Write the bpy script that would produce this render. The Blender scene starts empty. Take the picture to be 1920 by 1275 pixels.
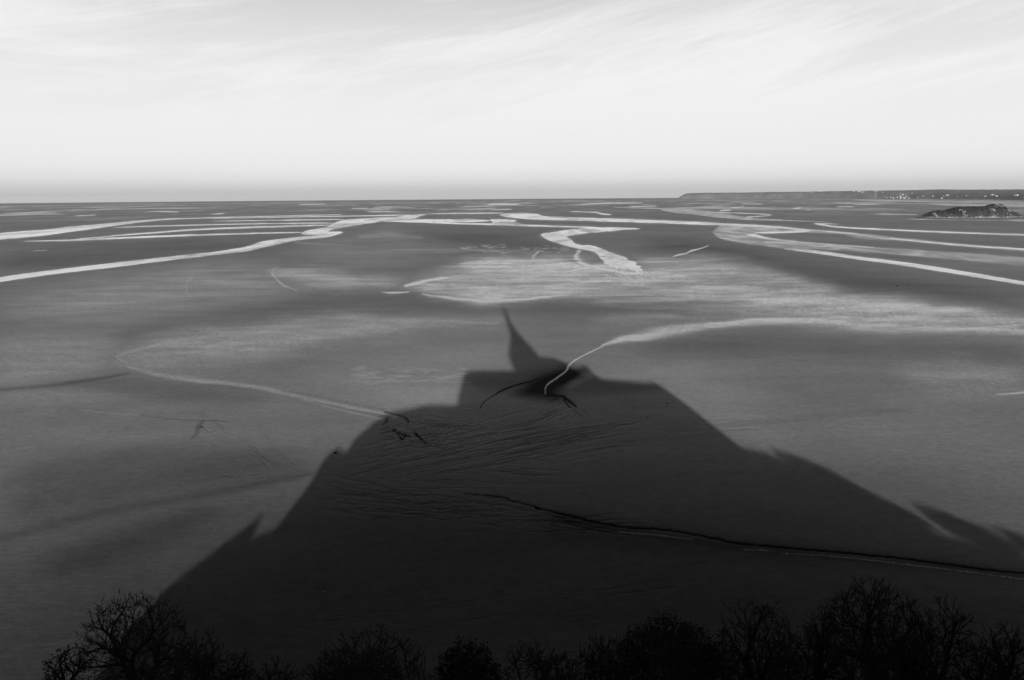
import bpy, math, random
import numpy as np
from mathutils import Vector, noise as mnoise

random.seed(7)
RNG = np.random.default_rng(11)
S = bpy.context.scene
C = S.collection
rad = math.radians

# ------------------------------------------------------------------ camera
CAM_H = 80.0
RE = 6371000.0 * 1.16            # earth radius with refraction
F = 1280.0                       # focal length in photo pixels (24 mm lens)
PW, PH = 1920.0, 1275.0
YH = 366.8                       # true horizontal at the photo's centre column
PITCH = math.atan((PH / 2 - YH) / F)
ROLL = rad(0.40)
cam_d = bpy.data.cameras.new('camera'); cam = bpy.data.objects.new('camera', cam_d); C.objects.link(cam)
cam_d.sensor_width = 36; cam_d.lens = 24; cam_d.clip_start = 0.2; cam_d.clip_end = 90000
cam.location = (0, 0, CAM_H)
cp, sp = math.cos(PITCH), math.sin(PITCH)
fwd = np.array([0, cp, -sp]); up0 = np.array([0, sp, cp]); rt0 = np.array([1.0, 0, 0])
cr, sr = math.cos(ROLL), math.sin(ROLL)
# horizon falls to the left in the picture: the camera is rolled a little clockwise
rt = rt0 * cr - up0 * sr; up = up0 * cr + rt0 * sr
from mathutils import Matrix
cam.matrix_world = Matrix(((rt[0], up[0], -fwd[0], 0), (rt[1], up[1], -fwd[1], 0), (rt[2], up[2], -fwd[2], CAM_H), (0, 0, 0, 1)))
S.camera = cam

# ------------------------------------------------------------------ sun direction
SUN_EL = 15.6
SUN_AZ = -2.7                    # heading of the light, degrees from +Y (negative = left)
sa = rad(SUN_AZ); TAN = math.tan(rad(SUN_EL))
light_h = np.array([math.sin(sa), math.cos(sa)])
ldir = Vector((light_h[0] * math.cos(rad(SUN_EL)), light_h[1] * math.cos(rad(SUN_EL)), -math.sin(rad(SUN_EL))))
sl = bpy.data.lights.new('sun', 'SUN'); sl.energy = 5.0; sl.angle = rad(0.53); sl.color = (1, 1, 1)
so = bpy.data.objects.new('sun', sl); C.objects.link(so); so.location = (0, -200, 300)
so.rotation_euler = ldir.to_track_quat('-Z', 'Y').to_euler()

# ------------------------------------------------------------------ world
W = bpy.data.worlds.new('World'); S.world = W; W.use_nodes = True
nt = W.node_tree; nt.nodes.clear()
def nd(t, typ, **k):
    n = t.nodes.new(typ)
    for a, b in k.items(): setattr(n, a, b)
    return n
def mth(t, op, a=None, b=None, c=None, clamp=False):
    n = t.nodes.new('ShaderNodeMath'); n.operation = op; n.use_clamp = clamp
    for i, v in enumerate((a, b, c)):
        if v is None: continue
        if isinstance(v, (int, float)): n.inputs[i].default_value = v
        else: t.links.new(v, n.inputs[i])
    return n.outputs[0]
def maprange(t, v, a, b, c, d, smooth=False):
    n = t.nodes.new('ShaderNodeMapRange'); n.clamp = True
    if smooth: n.interpolation_type = 'SMOOTHSTEP'
    t.links.new(v, n.inputs[0])
    for i, q in enumerate((a, b, c, d)):
        if isinstance(q, (int, float)): n.inputs[i + 1].default_value = q
        else: t.links.new(q, n.inputs[i + 1])
    return n.outputs[0]
def mixf(t, f, a, b):
    n = t.nodes.new('ShaderNodeMix'); n.data_type = 'FLOAT'
    for i, v in ((0, f), (2, a), (3, b)):
        if isinstance(v, (int, float)): n.inputs[i].default_value = v
        else: t.links.new(v, n.inputs[i])
    return n.outputs[0]
def noise(t, vec, scale, detail=4, rough=.55, dist=0):
    n = t.nodes.new('ShaderNodeTexNoise'); n.inputs['Scale'].default_value = scale
    n.inputs['Detail'].default_value = detail; n.inputs['Roughness'].default_value = rough
    n.inputs['Distortion'].default_value = dist
    t.links.new(vec, n.inputs['Vector']); return n.outputs[0]
def mapping(t, vec, scale=(1, 1, 1), rot=(0, 0, 0), loc=(0, 0, 0)):
    n = t.nodes.new('ShaderNodeMapping'); n.inputs['Scale'].default_value = scale
    n.inputs['Rotation'].default_value = rot; n.inputs['Location'].default_value = loc
    t.links.new(vec, n.inputs['Vector']); return n.outputs[0]

SKY_STRENGTH = 0.1
sky = nd(nt, 'ShaderNodeTexSky', sky_type='NISHITA', sun_disc=False)
sky.sun_elevation = rad(SUN_EL); sky.sun_rotation = math.pi + sa   # the sun stands behind the camera
sky.air_density = 1.0; sky.dust_density = 1.5; sky.ozone_density = 1.0
tc = nd(nt, 'ShaderNodeTexCoord')
sep = nd(nt, 'ShaderNodeSeparateXYZ'); nt.links.new(tc.outputs['Generated'], sep.inputs[0])
zc = mth(nt, 'MAXIMUM', sep.outputs[2], 0.0)
sc = nd(nt, 'ShaderNodeSeparateColor'); nt.links.new(sky.outputs[0], sc.inputs[0])
skyred = mth(nt, 'MULTIPLY', sc.outputs[0], 0.55)             # monochrome, as through a red filter
# veil of high haze: dull at the very horizon, white a few degrees up, thinning towards the zenith
ramp = nd(nt, 'ShaderNodeValToRGB'); nt.links.new(zc, ramp.inputs[0])
el = ramp.color_ramp.elements; el[0].position = 0.0; el[0].color = (.50,) * 3 + (1,); el[1].position = 1.0; el[1].color = (.04,) * 3 + (1,)
for p, v in ((.010, .57), (.022, .73), (.038, .83), (.055, .86), (.09, .88), (.15, .87), (.21, .82), (.28, .67), (.36, .37), (.48, .17), (.65, .08)):
    e = el.new(p); e.color = (v,) * 3 + (1,)
vd = tc.outputs['Generated']
v1 = mapping(nt, mapping(nt, vd, (1, 1, 1), (0, rad(9), 0)), (1.5, 1.5, 8.5), (0, 0, 0), (3.1, 1.4, .35))
n1 = noise(nt, v1, 1.3, 9, .56, 1.0)
v2 = mapping(nt, mapping(nt, vd, (1, 1, 1), (0, rad(15), 0)), (1.7, 1.7, 17), (0, 0, 0), (1.1, 5.4, .2))
n2 = noise(nt, v2, 3.0, 10, .66, 1.6)
cl = mth(nt, 'ADD', mth(nt, 'MULTIPLY', n1, .7), mth(nt, 'MULTIPLY', n2, .3))
cf = maprange(nt, cl, .38, .62, 0, 1, True)
fade = maprange(nt, zc, .05, .24, 0, 1, True)
zen = maprange(nt, zc, .25, .8, 1, .25)
cloud = mth(nt, 'MULTIPLY', mth(nt, 'MULTIPLY', mth(nt, 'SUBTRACT', cf, .45), fade), mth(nt, 'MULTIPLY', zen, .15))
tot = mth(nt, 'MAXIMUM', mth(nt, 'ADD', mth(nt, 'ADD', mth(nt, 'MULTIPLY', ramp.outputs[0], 10.0 * .96), mth(nt, 'MULTIPLY', skyred, .07)), mth(nt, 'MULTIPLY', cloud, 10.0)), 0.0)
comb = nd(nt, 'ShaderNodeCombineColor')
for i in range(3): nt.links.new(tot, comb.inputs[i])
bg = nd(nt, 'ShaderNodeBackground'); bg.inputs['Strength'].default_value = SKY_STRENGTH
nt.links.new(comb.outputs[0], bg.inputs['Color'])
wo = nd(nt, 'ShaderNodeOutputWorld'); nt.links.new(bg.outputs[0], wo.inputs[0])

S.view_settings.view_transform = 'Standard'; S.view_settings.look = 'None'
S.view_settings.exposure = 0.0; S.view_settings.gamma = 1.0; S.view_settings.use_curve_mapping = False
S.render.engine = 'CYCLES'

# ------------------------------------------------------------------ helpers
def ray(x, y):
    return fwd * F + rt * (x - PW / 2) + up * (PH / 2 - y)
def ground(x, y):
    """photo pixel -> point on the (curved) sand"""
    d = ray(x, y); a = (d[0] ** 2 + d[1] ** 2) / (2 * RE); b = d[2]
    disc = b * b - 4 * a * CAM_H
    t = (-b - math.sqrt(disc)) / (2 * a) if disc > 0 and b < 0 else 32000 / math.hypot(d[0], d[1])
    px, py = d[0] * t, d[1] * t
    return px, py
def sag(r2): return -r2 / (2 * RE)
def at_plane(x, y, Y):
    d = ray(x, y); t = Y / d[1]; return d[0] * t, Y, CAM_H + d[2] * t
def project(X, Y, Z):
    Zc = Z - CAM_H
    w = Y * fwd[1] + Zc * fwd[2] + X * fwd[0]
    w = np.where(w > 1e-3, w, 1e-3)
    u = PW / 2 + F * (X * rt[0] + Y * rt[1] + Zc * rt[2]) / w
    v = PH / 2 - F * (X * up[0] + Y * up[1] + Zc * up[2]) / w
    return u, v

def mesh_obj(name, verts, faces, mat, parent=None, smooth=False):
    me = bpy.data.meshes.new(name); me.from_pydata([tuple(v) for v in verts], [], [tuple(f) for f in faces]); me.update()
    if mat: me.materials.append(mat)
    if smooth: me.polygons.foreach_set('use_smooth', [True] * len(me.polygons))
    o = bpy.data.objects.new(name, me); C.objects.link(o); o.parent = parent
    return o
def tag(o, label=None, cat=None, group=None, kind=None):
    if label: o['label'] = label
    if cat: o['category'] = cat
    if group: o['group'] = group
    if kind: o['kind'] = kind
    return o
def thing(name, label, cat, loc=(0, 0, 0), group=None):
    o = bpy.data.objects.new(name, None); C.objects.link(o); o.location = loc
    return tag(o, label, cat, group)

def mat_new(name):
    m = bpy.data.materials.new(name); m.use_nodes = True; t = m.node_tree; t.nodes.clear()
    out = nd(t, 'ShaderNodeOutputMaterial'); b = nd(t, 'ShaderNodeBsdfPrincipled'); t.links.new(b.outputs[0], out.inputs[0])
    return m, t, b
def grey(t, v, sock):
    c = nd(t, 'ShaderNodeCombineColor')
    for i in range(3): t.links.new(v, c.inputs[i])
    t.links.new(c.outputs[0], sock)
def simple_mat(name, lo, hi, scale, rough=.8, bump=0, bscale=None, spec=.3):
    m, t, b = mat_new(name)
    g = nd(t, 'ShaderNodeNewGeometry').outputs['Position']
    n = noise(t, g, scale, 6, .6)
    grey(t, maprange(t, n, .3, .7, lo, hi), b.inputs['Base Color'])
    b.inputs['Roughness'].default_value = rough; b.inputs['Specular IOR Level'].default_value = spec
    if bump:
        bp = nd(t, 'ShaderNodeBump'); bp.inputs['Strength'].default_value = .8; bp.inputs['Distance'].default_value = bump
        t.links.new(noise(t, g, bscale or scale * 3, 6, .65), bp.inputs['Height']); t.links.new(bp.outputs[0], b.inputs['Normal'])
    return m

# ------------------------------------------------------------------ ground fields
# all fields below are measured from the photograph in its pixels and then baked onto the sand where they lie
def seg_dist(U, V, pts, ys):
    best = np.full(U.shape, 1e9); par = np.zeros(U.shape); n = len(pts) - 1
    for i in range(n):
        ax, ay = pts[i][0], pts[i][1] * ys; bx, by = pts[i + 1][0], pts[i + 1][1] * ys
        dx, dy = bx - ax, by - ay; L = dx * dx + dy * dy + 1e-9
        t = np.clip(((U - ax) * dx + (V * ys - ay) * dy) / L, 0, 1)
        d = np.hypot(U - ax - t * dx, V * ys - ay - t * dy)
        m = d < best; best[m] = d[m]; par[m] = i + t[m]
    return best, par
def smooth_line(pts, it=2):
    p = [tuple(map(float, q)) for q in pts]
    for _ in range(it):
        q = [p[0]]
        for a, b in zip(p[:-1], p[1:]):
            q.append(tuple(.75 * x + .25 * y for x, y in zip(a, b))); q.append(tuple(.25 * x + .75 * y for x, y in zip(a, b)))
        q.append(p[-1]); p = q
    return p
def smooth_poly(pts, it=2):
    p = [tuple(map(float, q)) for q in pts]
    for _ in range(it):
        q = []
        for a, b in zip(p, p[1:] + p[:1]):
            q.append(tuple(.75 * x + .25 * y for x, y in zip(a, b))); q.append(tuple(.25 * x + .75 * y for x, y in zip(a, b)))
        p = q
    return p

# dense polar grid in view, coarse elsewhere
rows = np.concatenate([np.arange(374.0, 400, .8), np.arange(400, 470, 1.0), np.arange(470, 700, 1.25), np.arange(700, 1285, 1.45)])
rr = []
for y in rows:
    g = ground(PW / 2, y); rr.append(math.hypot(*g))
rr = [42000.0, 36000.0, 32000.0] + [r for r in rr if r < 31000] + [88, 78, 66, 50, 30]
rr = np.array(sorted(set(rr)))
th_d = np.linspace(rad(-43), rad(43), 1040)
th_c = np.linspace(rad(43), rad(317), 90)[1:-1]
th = np.concatenate([th_d, th_c]); NT, NR = len(th), len(rr)
R2, T2 = np.meshgrid(rr, th, indexing='ij')
GX = (R2 * np.sin(T2)).ravel(); GY = (R2 * np.cos(T2)).ravel(); GZ = sag(GX ** 2 + GY ** 2)
U, V = project(GX, GY, GZ)
behind = GY < 5
U[behind] = -9999; V[behind] = -9999
wet = np.zeros(GX.size); tone = np.zeros(GX.size); hgt = np.zeros(GX.size)

def vnoise(x, y, seed):
    xi = np.floor(x).astype(np.int64); yi = np.floor(y).astype(np.int64); fx = x - xi; fy = y - yi
    fx = fx * fx * (3 - 2 * fx); fy = fy * fy * (3 - 2 * fy)
    def h(a, b_):
        k = (a * 374761393 + b_ * 668265263 + seed * 974634777) & 0xffffffff
        k = ((k ^ (k >> 13)) * 1274126177) & 0xffffffff; k = (k ^ (k >> 16)) & 0xffff
        return k / 32767.5 - 1
    return (h(xi, yi) * (1 - fx) + h(xi + 1, yi) * fx) * (1 - fy) + (h(xi, yi + 1) * (1 - fx) + h(xi + 1, yi + 1) * fx) * fy
def fbm(x, y, seed, o=5, g=.5):
    v = 0; a = 1; tt = 0
    for k_ in range(o):
        v = v + a * vnoise(x * 2 ** k_, y * 2 ** k_, seed + k_); tt += a; a *= g
    return v / tt
WU = 46 * fbm(U / 110, V / 26, 3, 5, .6); WV = 11 * fbm(U / 90, V / 30, 17, 5, .6)
SPK = fbm(U / 7, V / 2.6, 77, 3, .7)
STREAK = fbm(U / 70 + V / 90, V / 5.5, 31, 5, .62)
def bbox(pts, pad, pady):
    xs = [p[0] for p in pts]; ysv = [p[1] for p in pts]
    return np.nonzero((U > min(xs) - pad) & (U < max(xs) + pad) & (V > min(ysv) - pady) & (V < max(ysv) + pady))[0]
def stroke(field, pts, amp, ys=2.0, it=2, hard=2.0, mode='max'):
    """pts: (x, y, half width in px across the picture's vertical)"""
    p = smooth_line(pts, it); wmax = max(q[2] for q in p)
    ix = bbox(p, wmax * 3 * ys + 16, wmax * 3.2 + 4)
    if ix.size == 0: return
    wk = .35 if (field is wet and wmax > 2 and hard < 3) else 0.0
    d, par = seg_dist(U[ix] + wk * WU[ix], V[ix] + wk * WV[ix], p, ys)
    w = np.interp(par, np.arange(len(p)), [q[2] for q in p]) * ys
    a = np.interp(par, np.arange(len(p)), [q[3] if len(q) > 3 else 1 for q in p])
    v = amp * a * np.exp(-(d / w) ** hard)
    if field is wet and wmax > 2 and hard < 3: v = v * np.clip(.97 + .32 * STREAK[ix] + .15 * SPK[ix], .15, 1.5)
    if mode == 'max': field[ix] = np.maximum(field[ix], v)
    else: field[ix] += v
def area(field, pts, amp, fi=10, ys=2.5, it=2, mode='max'):
    p = smooth_poly(pts, it); fi = fi * 2.1; ix = bbox(p, fi * 2 + 50, fi + 14)
    if ix.size == 0: return
    wk = .35 if field is tone else 1.0
    u, v = U[ix] + wk * WU[ix], V[ix] + wk * WV[ix]; q = p + p[:1]
    d, _ = seg_dist(u, v, q, ys)
    ins = np.zeros(u.shape, bool)
    for (ax, ay), (bx, by) in zip(q[:-1], q[1:]):
        c = ((ay > v) != (by > v))
        with np.errstate(divide='ignore', invalid='ignore'):
            ins ^= c & (u < (bx - ax) * (v - ay) / ((by - ay) if by != ay else 1e-9) + ax)
    s = np.where(ins, d, -d) / fi
    k = np.clip(s * .5 + .5, 0, 1); k = k * k * (3 - 2 * k)
    if field is wet: k = k * np.clip(.98 + .42 * STREAK[ix] + .15 * SPK[ix], .1, 1.6)
    if mode == 'max': field[ix] = np.maximum(field[ix], amp * k)
    elif mode == 'mul': field[ix] *= 1 - amp * k
    else: field[ix] += amp * k

# --- sheets of water left in the ripples (0..1)
area(wet, [(752,541),(790,522),(840,503),(880,483),(990,476),(1100,480),(1160,500),(1230,494),(1350,520),(1480,546),(1400,557),(1200,554),(1010,563),(940,569),(870,570),(820,560),(790,549)], .62, 16)
area(wet, [(800,552),(900,540),(1100,520),(1180,505),(1200,530),(1040,556),(950,567),(870,569),(825,560)], .74, 22)
stroke(wet, [(795,553,3),(850,561,6),(900,563,7),(960,562,7),(1010,559,5),(1060,554,2)], .80, hard=1.6)
stroke(wet, [(762,537,3),(785,530,5),(815,525,4),(835,522,2)], 1.0)
stroke(wet, [(718,549,1),(740,551,2.5),(766,549,1)], .95)
area(wet, [(470,506),(560,500),(650,508),(760,530),(750,546),(640,541),(560,536),(500,522)], .46, 16)
area(wet, [(1040,556),(1300,551),(1420,546),(1520,536),(1600,549),(1720,564),(1930,585),(1930,632),(1780,626),(1600,618),(1500,603),(1400,590),(1300,584),(1200,574),(1100,563)], .64, 18)
stroke(wet, [(1440,598,5),(1560,604,11),(1700,611,15),(1820,617,13),(1930,622,9)], .70, hard=1.6)
stroke(wet, [(1500,566,3),(1650,582,12),(1930,602,14)], .62)
stroke(wet, [(1100,552,4),(1250,552,6),(1400,556,6),(1500,560,4)], .58, hard=1.6)
area(wet, [(1200,486),(1280,476),(1420,492),(1520,526),(1600,548),(1480,552),(1330,535),(1220,520)], .50, 16)
area(wet, [(1080,600),(1180,580),(1320,590),(1420,600),(1300,606),(1200,612)], .30, 14)
tone_dark = []
area(wet, [(1130,566),(1200,563),(1360,566),(1440,572),(1300,578),(1180,574)], .6, 8, mode='mul')
stroke(wet, [(1133,648,2),(1165,639,7),(1210,629,11),(1270,618,11.5),(1340,609,9),(1420,602,8),(1500,600,8),(1580,603,9)], .80, hard=2.8)
# mid field on the left
area(wet, [(215,672),(255,647),(330,623),(420,606),(520,598),(640,588),(760,598),(870,591),(950,600),(900,614),(800,622),(640,640),(560,658),(430,690),(340,697),(270,690)], .44, 26)
stroke(wet, [(560,600,8),(650,596,11),(760,602,9),(850,605,6),(930,606,3)], .50, hard=1.5)
stroke(wet, [(218,671,2),(250,657,5),(320,641,9),(420,628,12),(560,614,12)], .50, hard=1.5)
area(wet, [(0,588),(0,562),(120,537),(250,506),(420,492),(560,500),(640,525),(480,558),(300,588),(150,603)], .30, 26)
area(wet, [(-20,640),(80,628),(200,640),(235,662),(200,688),(60,712),(-20,730)], .30, 22)
area(wet, [(-20,745),(60,730),(140,726),(230,737),(200,752),(80,757),(-20,765)], .26, 18)
area(wet, [(560,480),(650,452),(760,440),(800,452),(760,480),(640,500)], .20, 25)
stroke(wet, [(680,442,4),(730,438,6),(790,444,4)], .30)
stroke(wet, [(860,466,2),(900,470,3),(940,472,2)], .45)
stroke(wet, [(560,455,2),(740,468,4),(980,470,3),(1010,480,2)], .25)
stroke(wet, [(1012,470,1),(1000,484,3),(1012,496,2),(1050,508,1)], .62)
stroke(wet, [(362,514,1),(350,528,1.5),(347,545,1.5),(357,558,1)], .55, ys=1)
stroke(wet, [(517,500,1),(508,512,2.5),(525,530,2.5),(552,547,1)], .62, ys=1)
stroke(wet, [(1090,470,2),(1085,488,4),(1120,502,6),(1170,512,6),(1204,512,3)], .85)
stroke(wet, [(1060,512,2),(1110,500,6),(1150,498,7),(1190,505,5),(1210,508,3)], .8)
stroke(wet, [(1262,481,.8),(1275,477,1.8),(1288,475,1.2),(1296,470,1.9),(1310,467,1.0),(1328,461,.8)], 1.0, ys=1.2, it=1)
stroke(wet, [(1205,488,3),(1260,482,3),(1330,492,4)], .5)
area(wet, [(1690,694),(1750,677),(1850,676),(1930,690),(1930,738),(1850,746),(1750,750),(1715,736)], .33, 20)
stroke(wet, [(1868,740,1),(1890,739,1.6),(1930,735,2)], 1.0)
for k in range(46):
    x = RNG.uniform(650, 865); y = RNG.uniform(688, 720); L = RNG.uniform(4, 20)
    stroke(wet, [(x, y, .8), (x + L, y + RNG.uniform(-1.5, 1), 1.2), (x + 2 * L, y + RNG.uniform(-2, 1), .7)], RNG.uniform(.25, .5), it=0)
for k in range(70):      # combed runnels round the inlet's frayed tip
    x = RNG.uniform(1070, 1215); y = 508 + (x - 1200) * -.02 + RNG.normal() * 6 + (8 if x > 1170 else 0); L = RNG.uniform(5, 14)
    stroke(wet, [(x, y, .9), (x + L * .6, y + L * .45, 1.0), (x + L * 1.4, y + L * .7, .6)], RNG.uniform(.4, .9), it=1, ys=1)
for k in range(60):
    x = RNG.uniform(860, 1060); y = 464 + (x - 860) * .03 + RNG.normal() * 3; stroke(wet, [(x, y, .7), (x + RNG.uniform(4, 12), y + RNG.uniform(-.6, .6), .9)], RNG.uniform(.3, .7), it=0)
# left gully and the thin streams
G1 = [(218,672,1.5),(240,688,2.5),(290,703,4.5),(370,715,4.0),(440,722,3.0),(520,735,3.5),(600,753,3.0),(660,765,2.5),(710,775,2.0),(745,783,1.5)]
stroke(wet, G1, .36); stroke(wet, [(232,684,2),(290,702,5),(370,714,5),(450,722,3),(520,733,2)], .48); stroke(hgt, G1, -.25, mode='add')
stroke(wet, [(560,748,1),(620,764,1.5),(680,778,1.5),(720,787,1)], .3)
G2 = [(1138,645,1.3),(1112,658,1.3),(1085,671,1.5),(1066,684,2.0),(1064,694,1.8),(1045,708,1.6),(1028,719,1.6),(1022,727,1.3),(1023,738,1.0)]
stroke(wet, G2, 1.0, ys=1.0, hard=4)
# very faint bright edges of the near gully
for p in ([(1162,998,.8),(1230,1003,1.2),(1300,1012,.8)], [(1394,1030,.7),(1420,1031,1.0),(1450,1033,.6)], [(1465,1037,.5),(1560,1042,1.0),(1750,1064,.9),(1930,1088,.8)]):
    stroke(wet, p, .42, it=1)
stroke(wet, [(160,770,1.5),(250,778,1.2),(340,784,1.5),(400,786,1)], .25)

# --- tone: >0 darker (wet silt, and shade put into the colour), <0 paler
area(tone, [(560,560),(700,552),(800,562),(900,576),(1050,570),(1150,560),(1330,575),(1300,592),(1150,600),(1040,596),(900,588),(700,588),(600,596),(400,612),(200,640),(300,600),(450,580)], .30, 22, mode='add')
area(tone, [(1240,445),(1350,455),(1500,480),(1700,520),(1930,560),(1930,585),(1700,560),(1560,540),(1430,505),(1300,480),(1220,470)], .32, 22, mode='add')
area(tone, [(770,430),(1000,436),(1010,450),(1080,470),(1000,470),(880,465),(800,448)], .3, 20, mode='add')
area(tone, [(0,470),(300,450),(600,452),(480,475),(200,500),(0,510)], .22, 20, mode='add')
area(tone, [(180,703),(260,700),(380,722),(520,742),(480,760),(330,752),(200,740),(60,725)], .22, 18, mode='add')
area(tone, [(1190,640),(1400,622),(1600,628),(1930,636),(1930,690),(1700,670),(1400,668),(1220,664)], .28, 26, mode='add')
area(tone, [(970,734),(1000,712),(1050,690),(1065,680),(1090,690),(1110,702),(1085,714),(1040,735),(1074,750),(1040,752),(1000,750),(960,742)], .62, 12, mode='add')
area(tone, [(870,700),(960,700),(1060,684),(1120,712),(1220,720),(1240,732),(1080,742),(880,735)], .35, 12, mode='add')  # deepens the top of the abbey's cast shadow in the sand colour
area(tone, [(1100,690),(1125,700),(1090,722),(1065,730),(1075,712)], -.45, 5, mode='add')
area(tone, [(700,740),(860,710),(870,765),(760,765)], -.20, 24, mode='add')
area(tone, [(560,700),(700,690),(860,650),(940,650),(950,690),(860,760),(720,770),(640,740)], -.20, 40, mode='add')
area(tone, [(1120,690),(1300,680),(1450,760),(1500,850),(1380,830),(1240,715)], -.22, 40, mode='add')
area(tone, [(0,985),(200,945),(400,910),(560,890),(570,850),(300,830),(0,860)], .36, 34, mode='add')
stroke(tone, [(0,1010,10),(200,958,10),(400,925,8),(580,888,5)], .26, mode='add')
area(tone, [(100,1090),(300,1030),(420,960),(380,950),(200,1000),(60,1050)], .34, 26, mode='add')
stroke(tone, [(-20,732,3),(90,724,4),(200,708,3),(240,700,2)], .35, mode='add')
stroke(tone, [(1330,800,4),(1450,790,7),(1560,778,7),(1700,768,5)], .14, mode='add')
area(tone, [(1040,950),(1150,975),(1400,1010),(1930,1070),(1930,1100),(1600,1060),(1300,1050),(1000,1010)], .30, 22, mode='add')
area(tone, [(520,985),(640,968),(900,975),(1100,1010),(1000,1060),(700,1040)], .12, 30, mode='add')
stroke(tone, [(380,790,3),(372,800,5),(368,815,4),(358,822,2)], .35, ys=1, mode='add')
stroke(tone, [(265,778,2),(330,786,2),(400,788,2),(430,790,1)], .30, mode='add')
# cracks and steep banks, their shade put into the tone as dark lines
def crack(pts, depth, dark, it=1, wv=.62):
    dark = min(dark, 1.05)
    p = smooth_line(pts, 1); q = [p[0]]
    for a, b_ in zip(p[:-1], p[1:]):
        n = max(1, int(abs(b_[0] - a[0]) / 7))
        for i in range(1, n + 1):
            f_ = i / n; q.append((a[0] + (b_[0] - a[0]) * f_ + RNG.normal() * .7, a[1] + (b_[1] - a[1]) * f_ + RNG.normal() * .45, (a[2] + (b_[2] - a[2]) * f_) * RNG.uniform(.6, 1.3)))
    pts = q; it = 1
    stroke(tone, [(p[0], p[1], p[2] * wv) for p in pts], dark, ys=1.3, it=it, hard=2, mode='add')
    stroke(hgt, [(p[0], p[1] + 1, p[2] * 1.6) for p in pts], -depth, ys=1.3, it=it, mode='add')
crack([(870,924,.8),(900,927,1.2),(945,930,1.6),(956,936,1.8),(975,941,1.6),(1000,948,2.0),(1012,950,2.0)], .3, 1.3)
crack([(1005,949,1.8),(1040,957,2.6),(1080,968,2.6),(1130,980,2.2),(1190,988,2.2),(1240,990,1.6),(1310,1000,2.2),(1360,1012,2.4),(1420,1020,2.4),(1560,1031,2.4),(1700,1045,2.4),(1850,1066,2.4),(1960,1076,2.4)], .5, 1.3)
area(tone, [(1010,955),(1100,980),(1200,994),(1360,1018),(1560,1038),(1950,1078),(1950,1090),(1560,1046),(1350,1030),(1200,1006),(1080,990)], .22, 5, mode='add')
crack([(900,765,1.0),(908,752,1.4),(930,738,1.6),(950,727,1.6),(972,720,1.4),(990,716,1.0),(1010,710,.7)], .25, 1.4)
crack([(1023,739,2.2),(1040,741,2.2),(1056,742,2.4),(1064,748,2.4),(1072,756,2.4),(1082,762,1.8)], .3, 1.3)
crack([(1058,744,1.8),(1062,755,1.6),(1070,764,1.2)], .2, 1.2)
crack([(722,771,1.2),(745,777,1.8),(762,784,2.2),(766,792,1.6)], .3, 1.4)
for a, b in (((720,790),(728,783)),((712,812),(745,804)),((745,812),(752,823)),((752,823),(760,815)),((775,808),(802,832)),((728,788),(718,795)),((780,812),(790,822)),((735,806),(770,818))):
    crack([(a[0],a[1],1.2),((a[0]+b[0])/2+RNG.uniform(-3,3),(a[1]+b[1])/2+RNG.uniform(-2,2),1.7),(b[0],b[1],1.0)], .2, 1.0)
# left gully's scalloped upper bank
for k in range(26):
    x = 515 + k * 8.2 + RNG.uniform(-2, 2); y = np.interp(x, [515, 600, 720], [728, 742, 766])
    crack([(x, y, .9), (x + 6, y + 3.2, .9)], .1, .55, it=0)
# braided rivulets: families of wandering lines (start, end, how many, spread)
FAM = np.zeros(GX.size)
def family(x0, y0, x1, y1, n, sx, sy, wob, amp, lens=(.3, .9)):
    for k in range(n):
        ox = RNG.normal() * sx; oy = RNG.normal() * sy; t0 = RNG.uniform(0, 1 - lens[0]); t1 = min(1, t0 + RNG.uniform(*lens))
        pts = []; m = 9; ph = RNG.uniform(0, 6.3); fr = RNG.uniform(3, 9)
        for i in range(m):
            t = t0 + (t1 - t0) * i / (m - 1)
            pts.append((x0 + (x1 - x0) * t + ox, y0 + (y1 - y0) * t + oy + 1.5 * wob * math.sin(ph + fr * t) + RNG.normal() * wob * .4, RNG.uniform(.6, 1.1), .3 + .7 * math.sin(math.pi * (i + .5) / m)))
        a = 1.5 * amp * RNG.uniform(.4, 1.2)
        stroke(FAM, pts, a, ys=1.3, it=1, mode='add')
        stroke(hgt, pts, -.10 * RNG.uniform(.5, 1.3), ys=1.3, it=1, mode='add')
        if RNG.random() < .75:
            stroke(FAM, [(p[0], p[1] + 1.9, p[2], p[3]) for p in pts], -a * .9, ys=1.3, it=1, mode='add')  # lit lower bank beside the shaded one, both painted into the tone
family(600, 938, 960, 958, 105, 14, 17, 3.0, .42, (.10, .32))
family(620, 915, 900, 945, 40, 20, 12, 3.0, .40, (.15, .5))
family(900, 965, 1180, 985, 30, 20, 8, 4.0, .36, (.3, .8))
family(640, 870, 1010, 800, 60, 25, 14, 2.5, .32, (.2, .6))
family(700, 895, 1150, 800, 50, 20, 12, 3.0, .30, (.2, .6))
family(900, 850, 1200, 800, 44, 30, 16, 1.5, .30, (.25, .7))
family(860, 880, 1040, 895, 34, 30, 16, 1.5, .28, (.3, .7))
family(700, 800, 860, 830, 64, 16, 14, 3.5, .46, (.15, .5))
family(690, 850, 840, 800, 44, 22, 10, 3.0, .36, (.15, .5))
family(765, 788, 900, 805, 10, 4, 5, 1.5, .40, (.5, 1.0))
family(980, 800, 1075, 760, 20, 12, 8, 1.5, .34, (.2, .6))
family(1010, 800, 1060, 765, 12, 14, 6, 1.5, .32, (.3, .8))
family(1060, 755, 1100, 785, 10, 5, 4, 1.0, .40, (.3, .9))
family(1180, 815, 1420, 800, 16, 30, 12, 1.5, .16, (.2, .5))
family(560, 1180, 1300, 1090, 30, 60, 26, 3.0, .20, (.1, .25))
family(380, 790, 560, 890, 18, 18, 8, 6.0, .22, (.1, .3))
family(400, 900, 560, 895, 10, 20, 5, 3.0, .20, (.1, .4))
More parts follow.
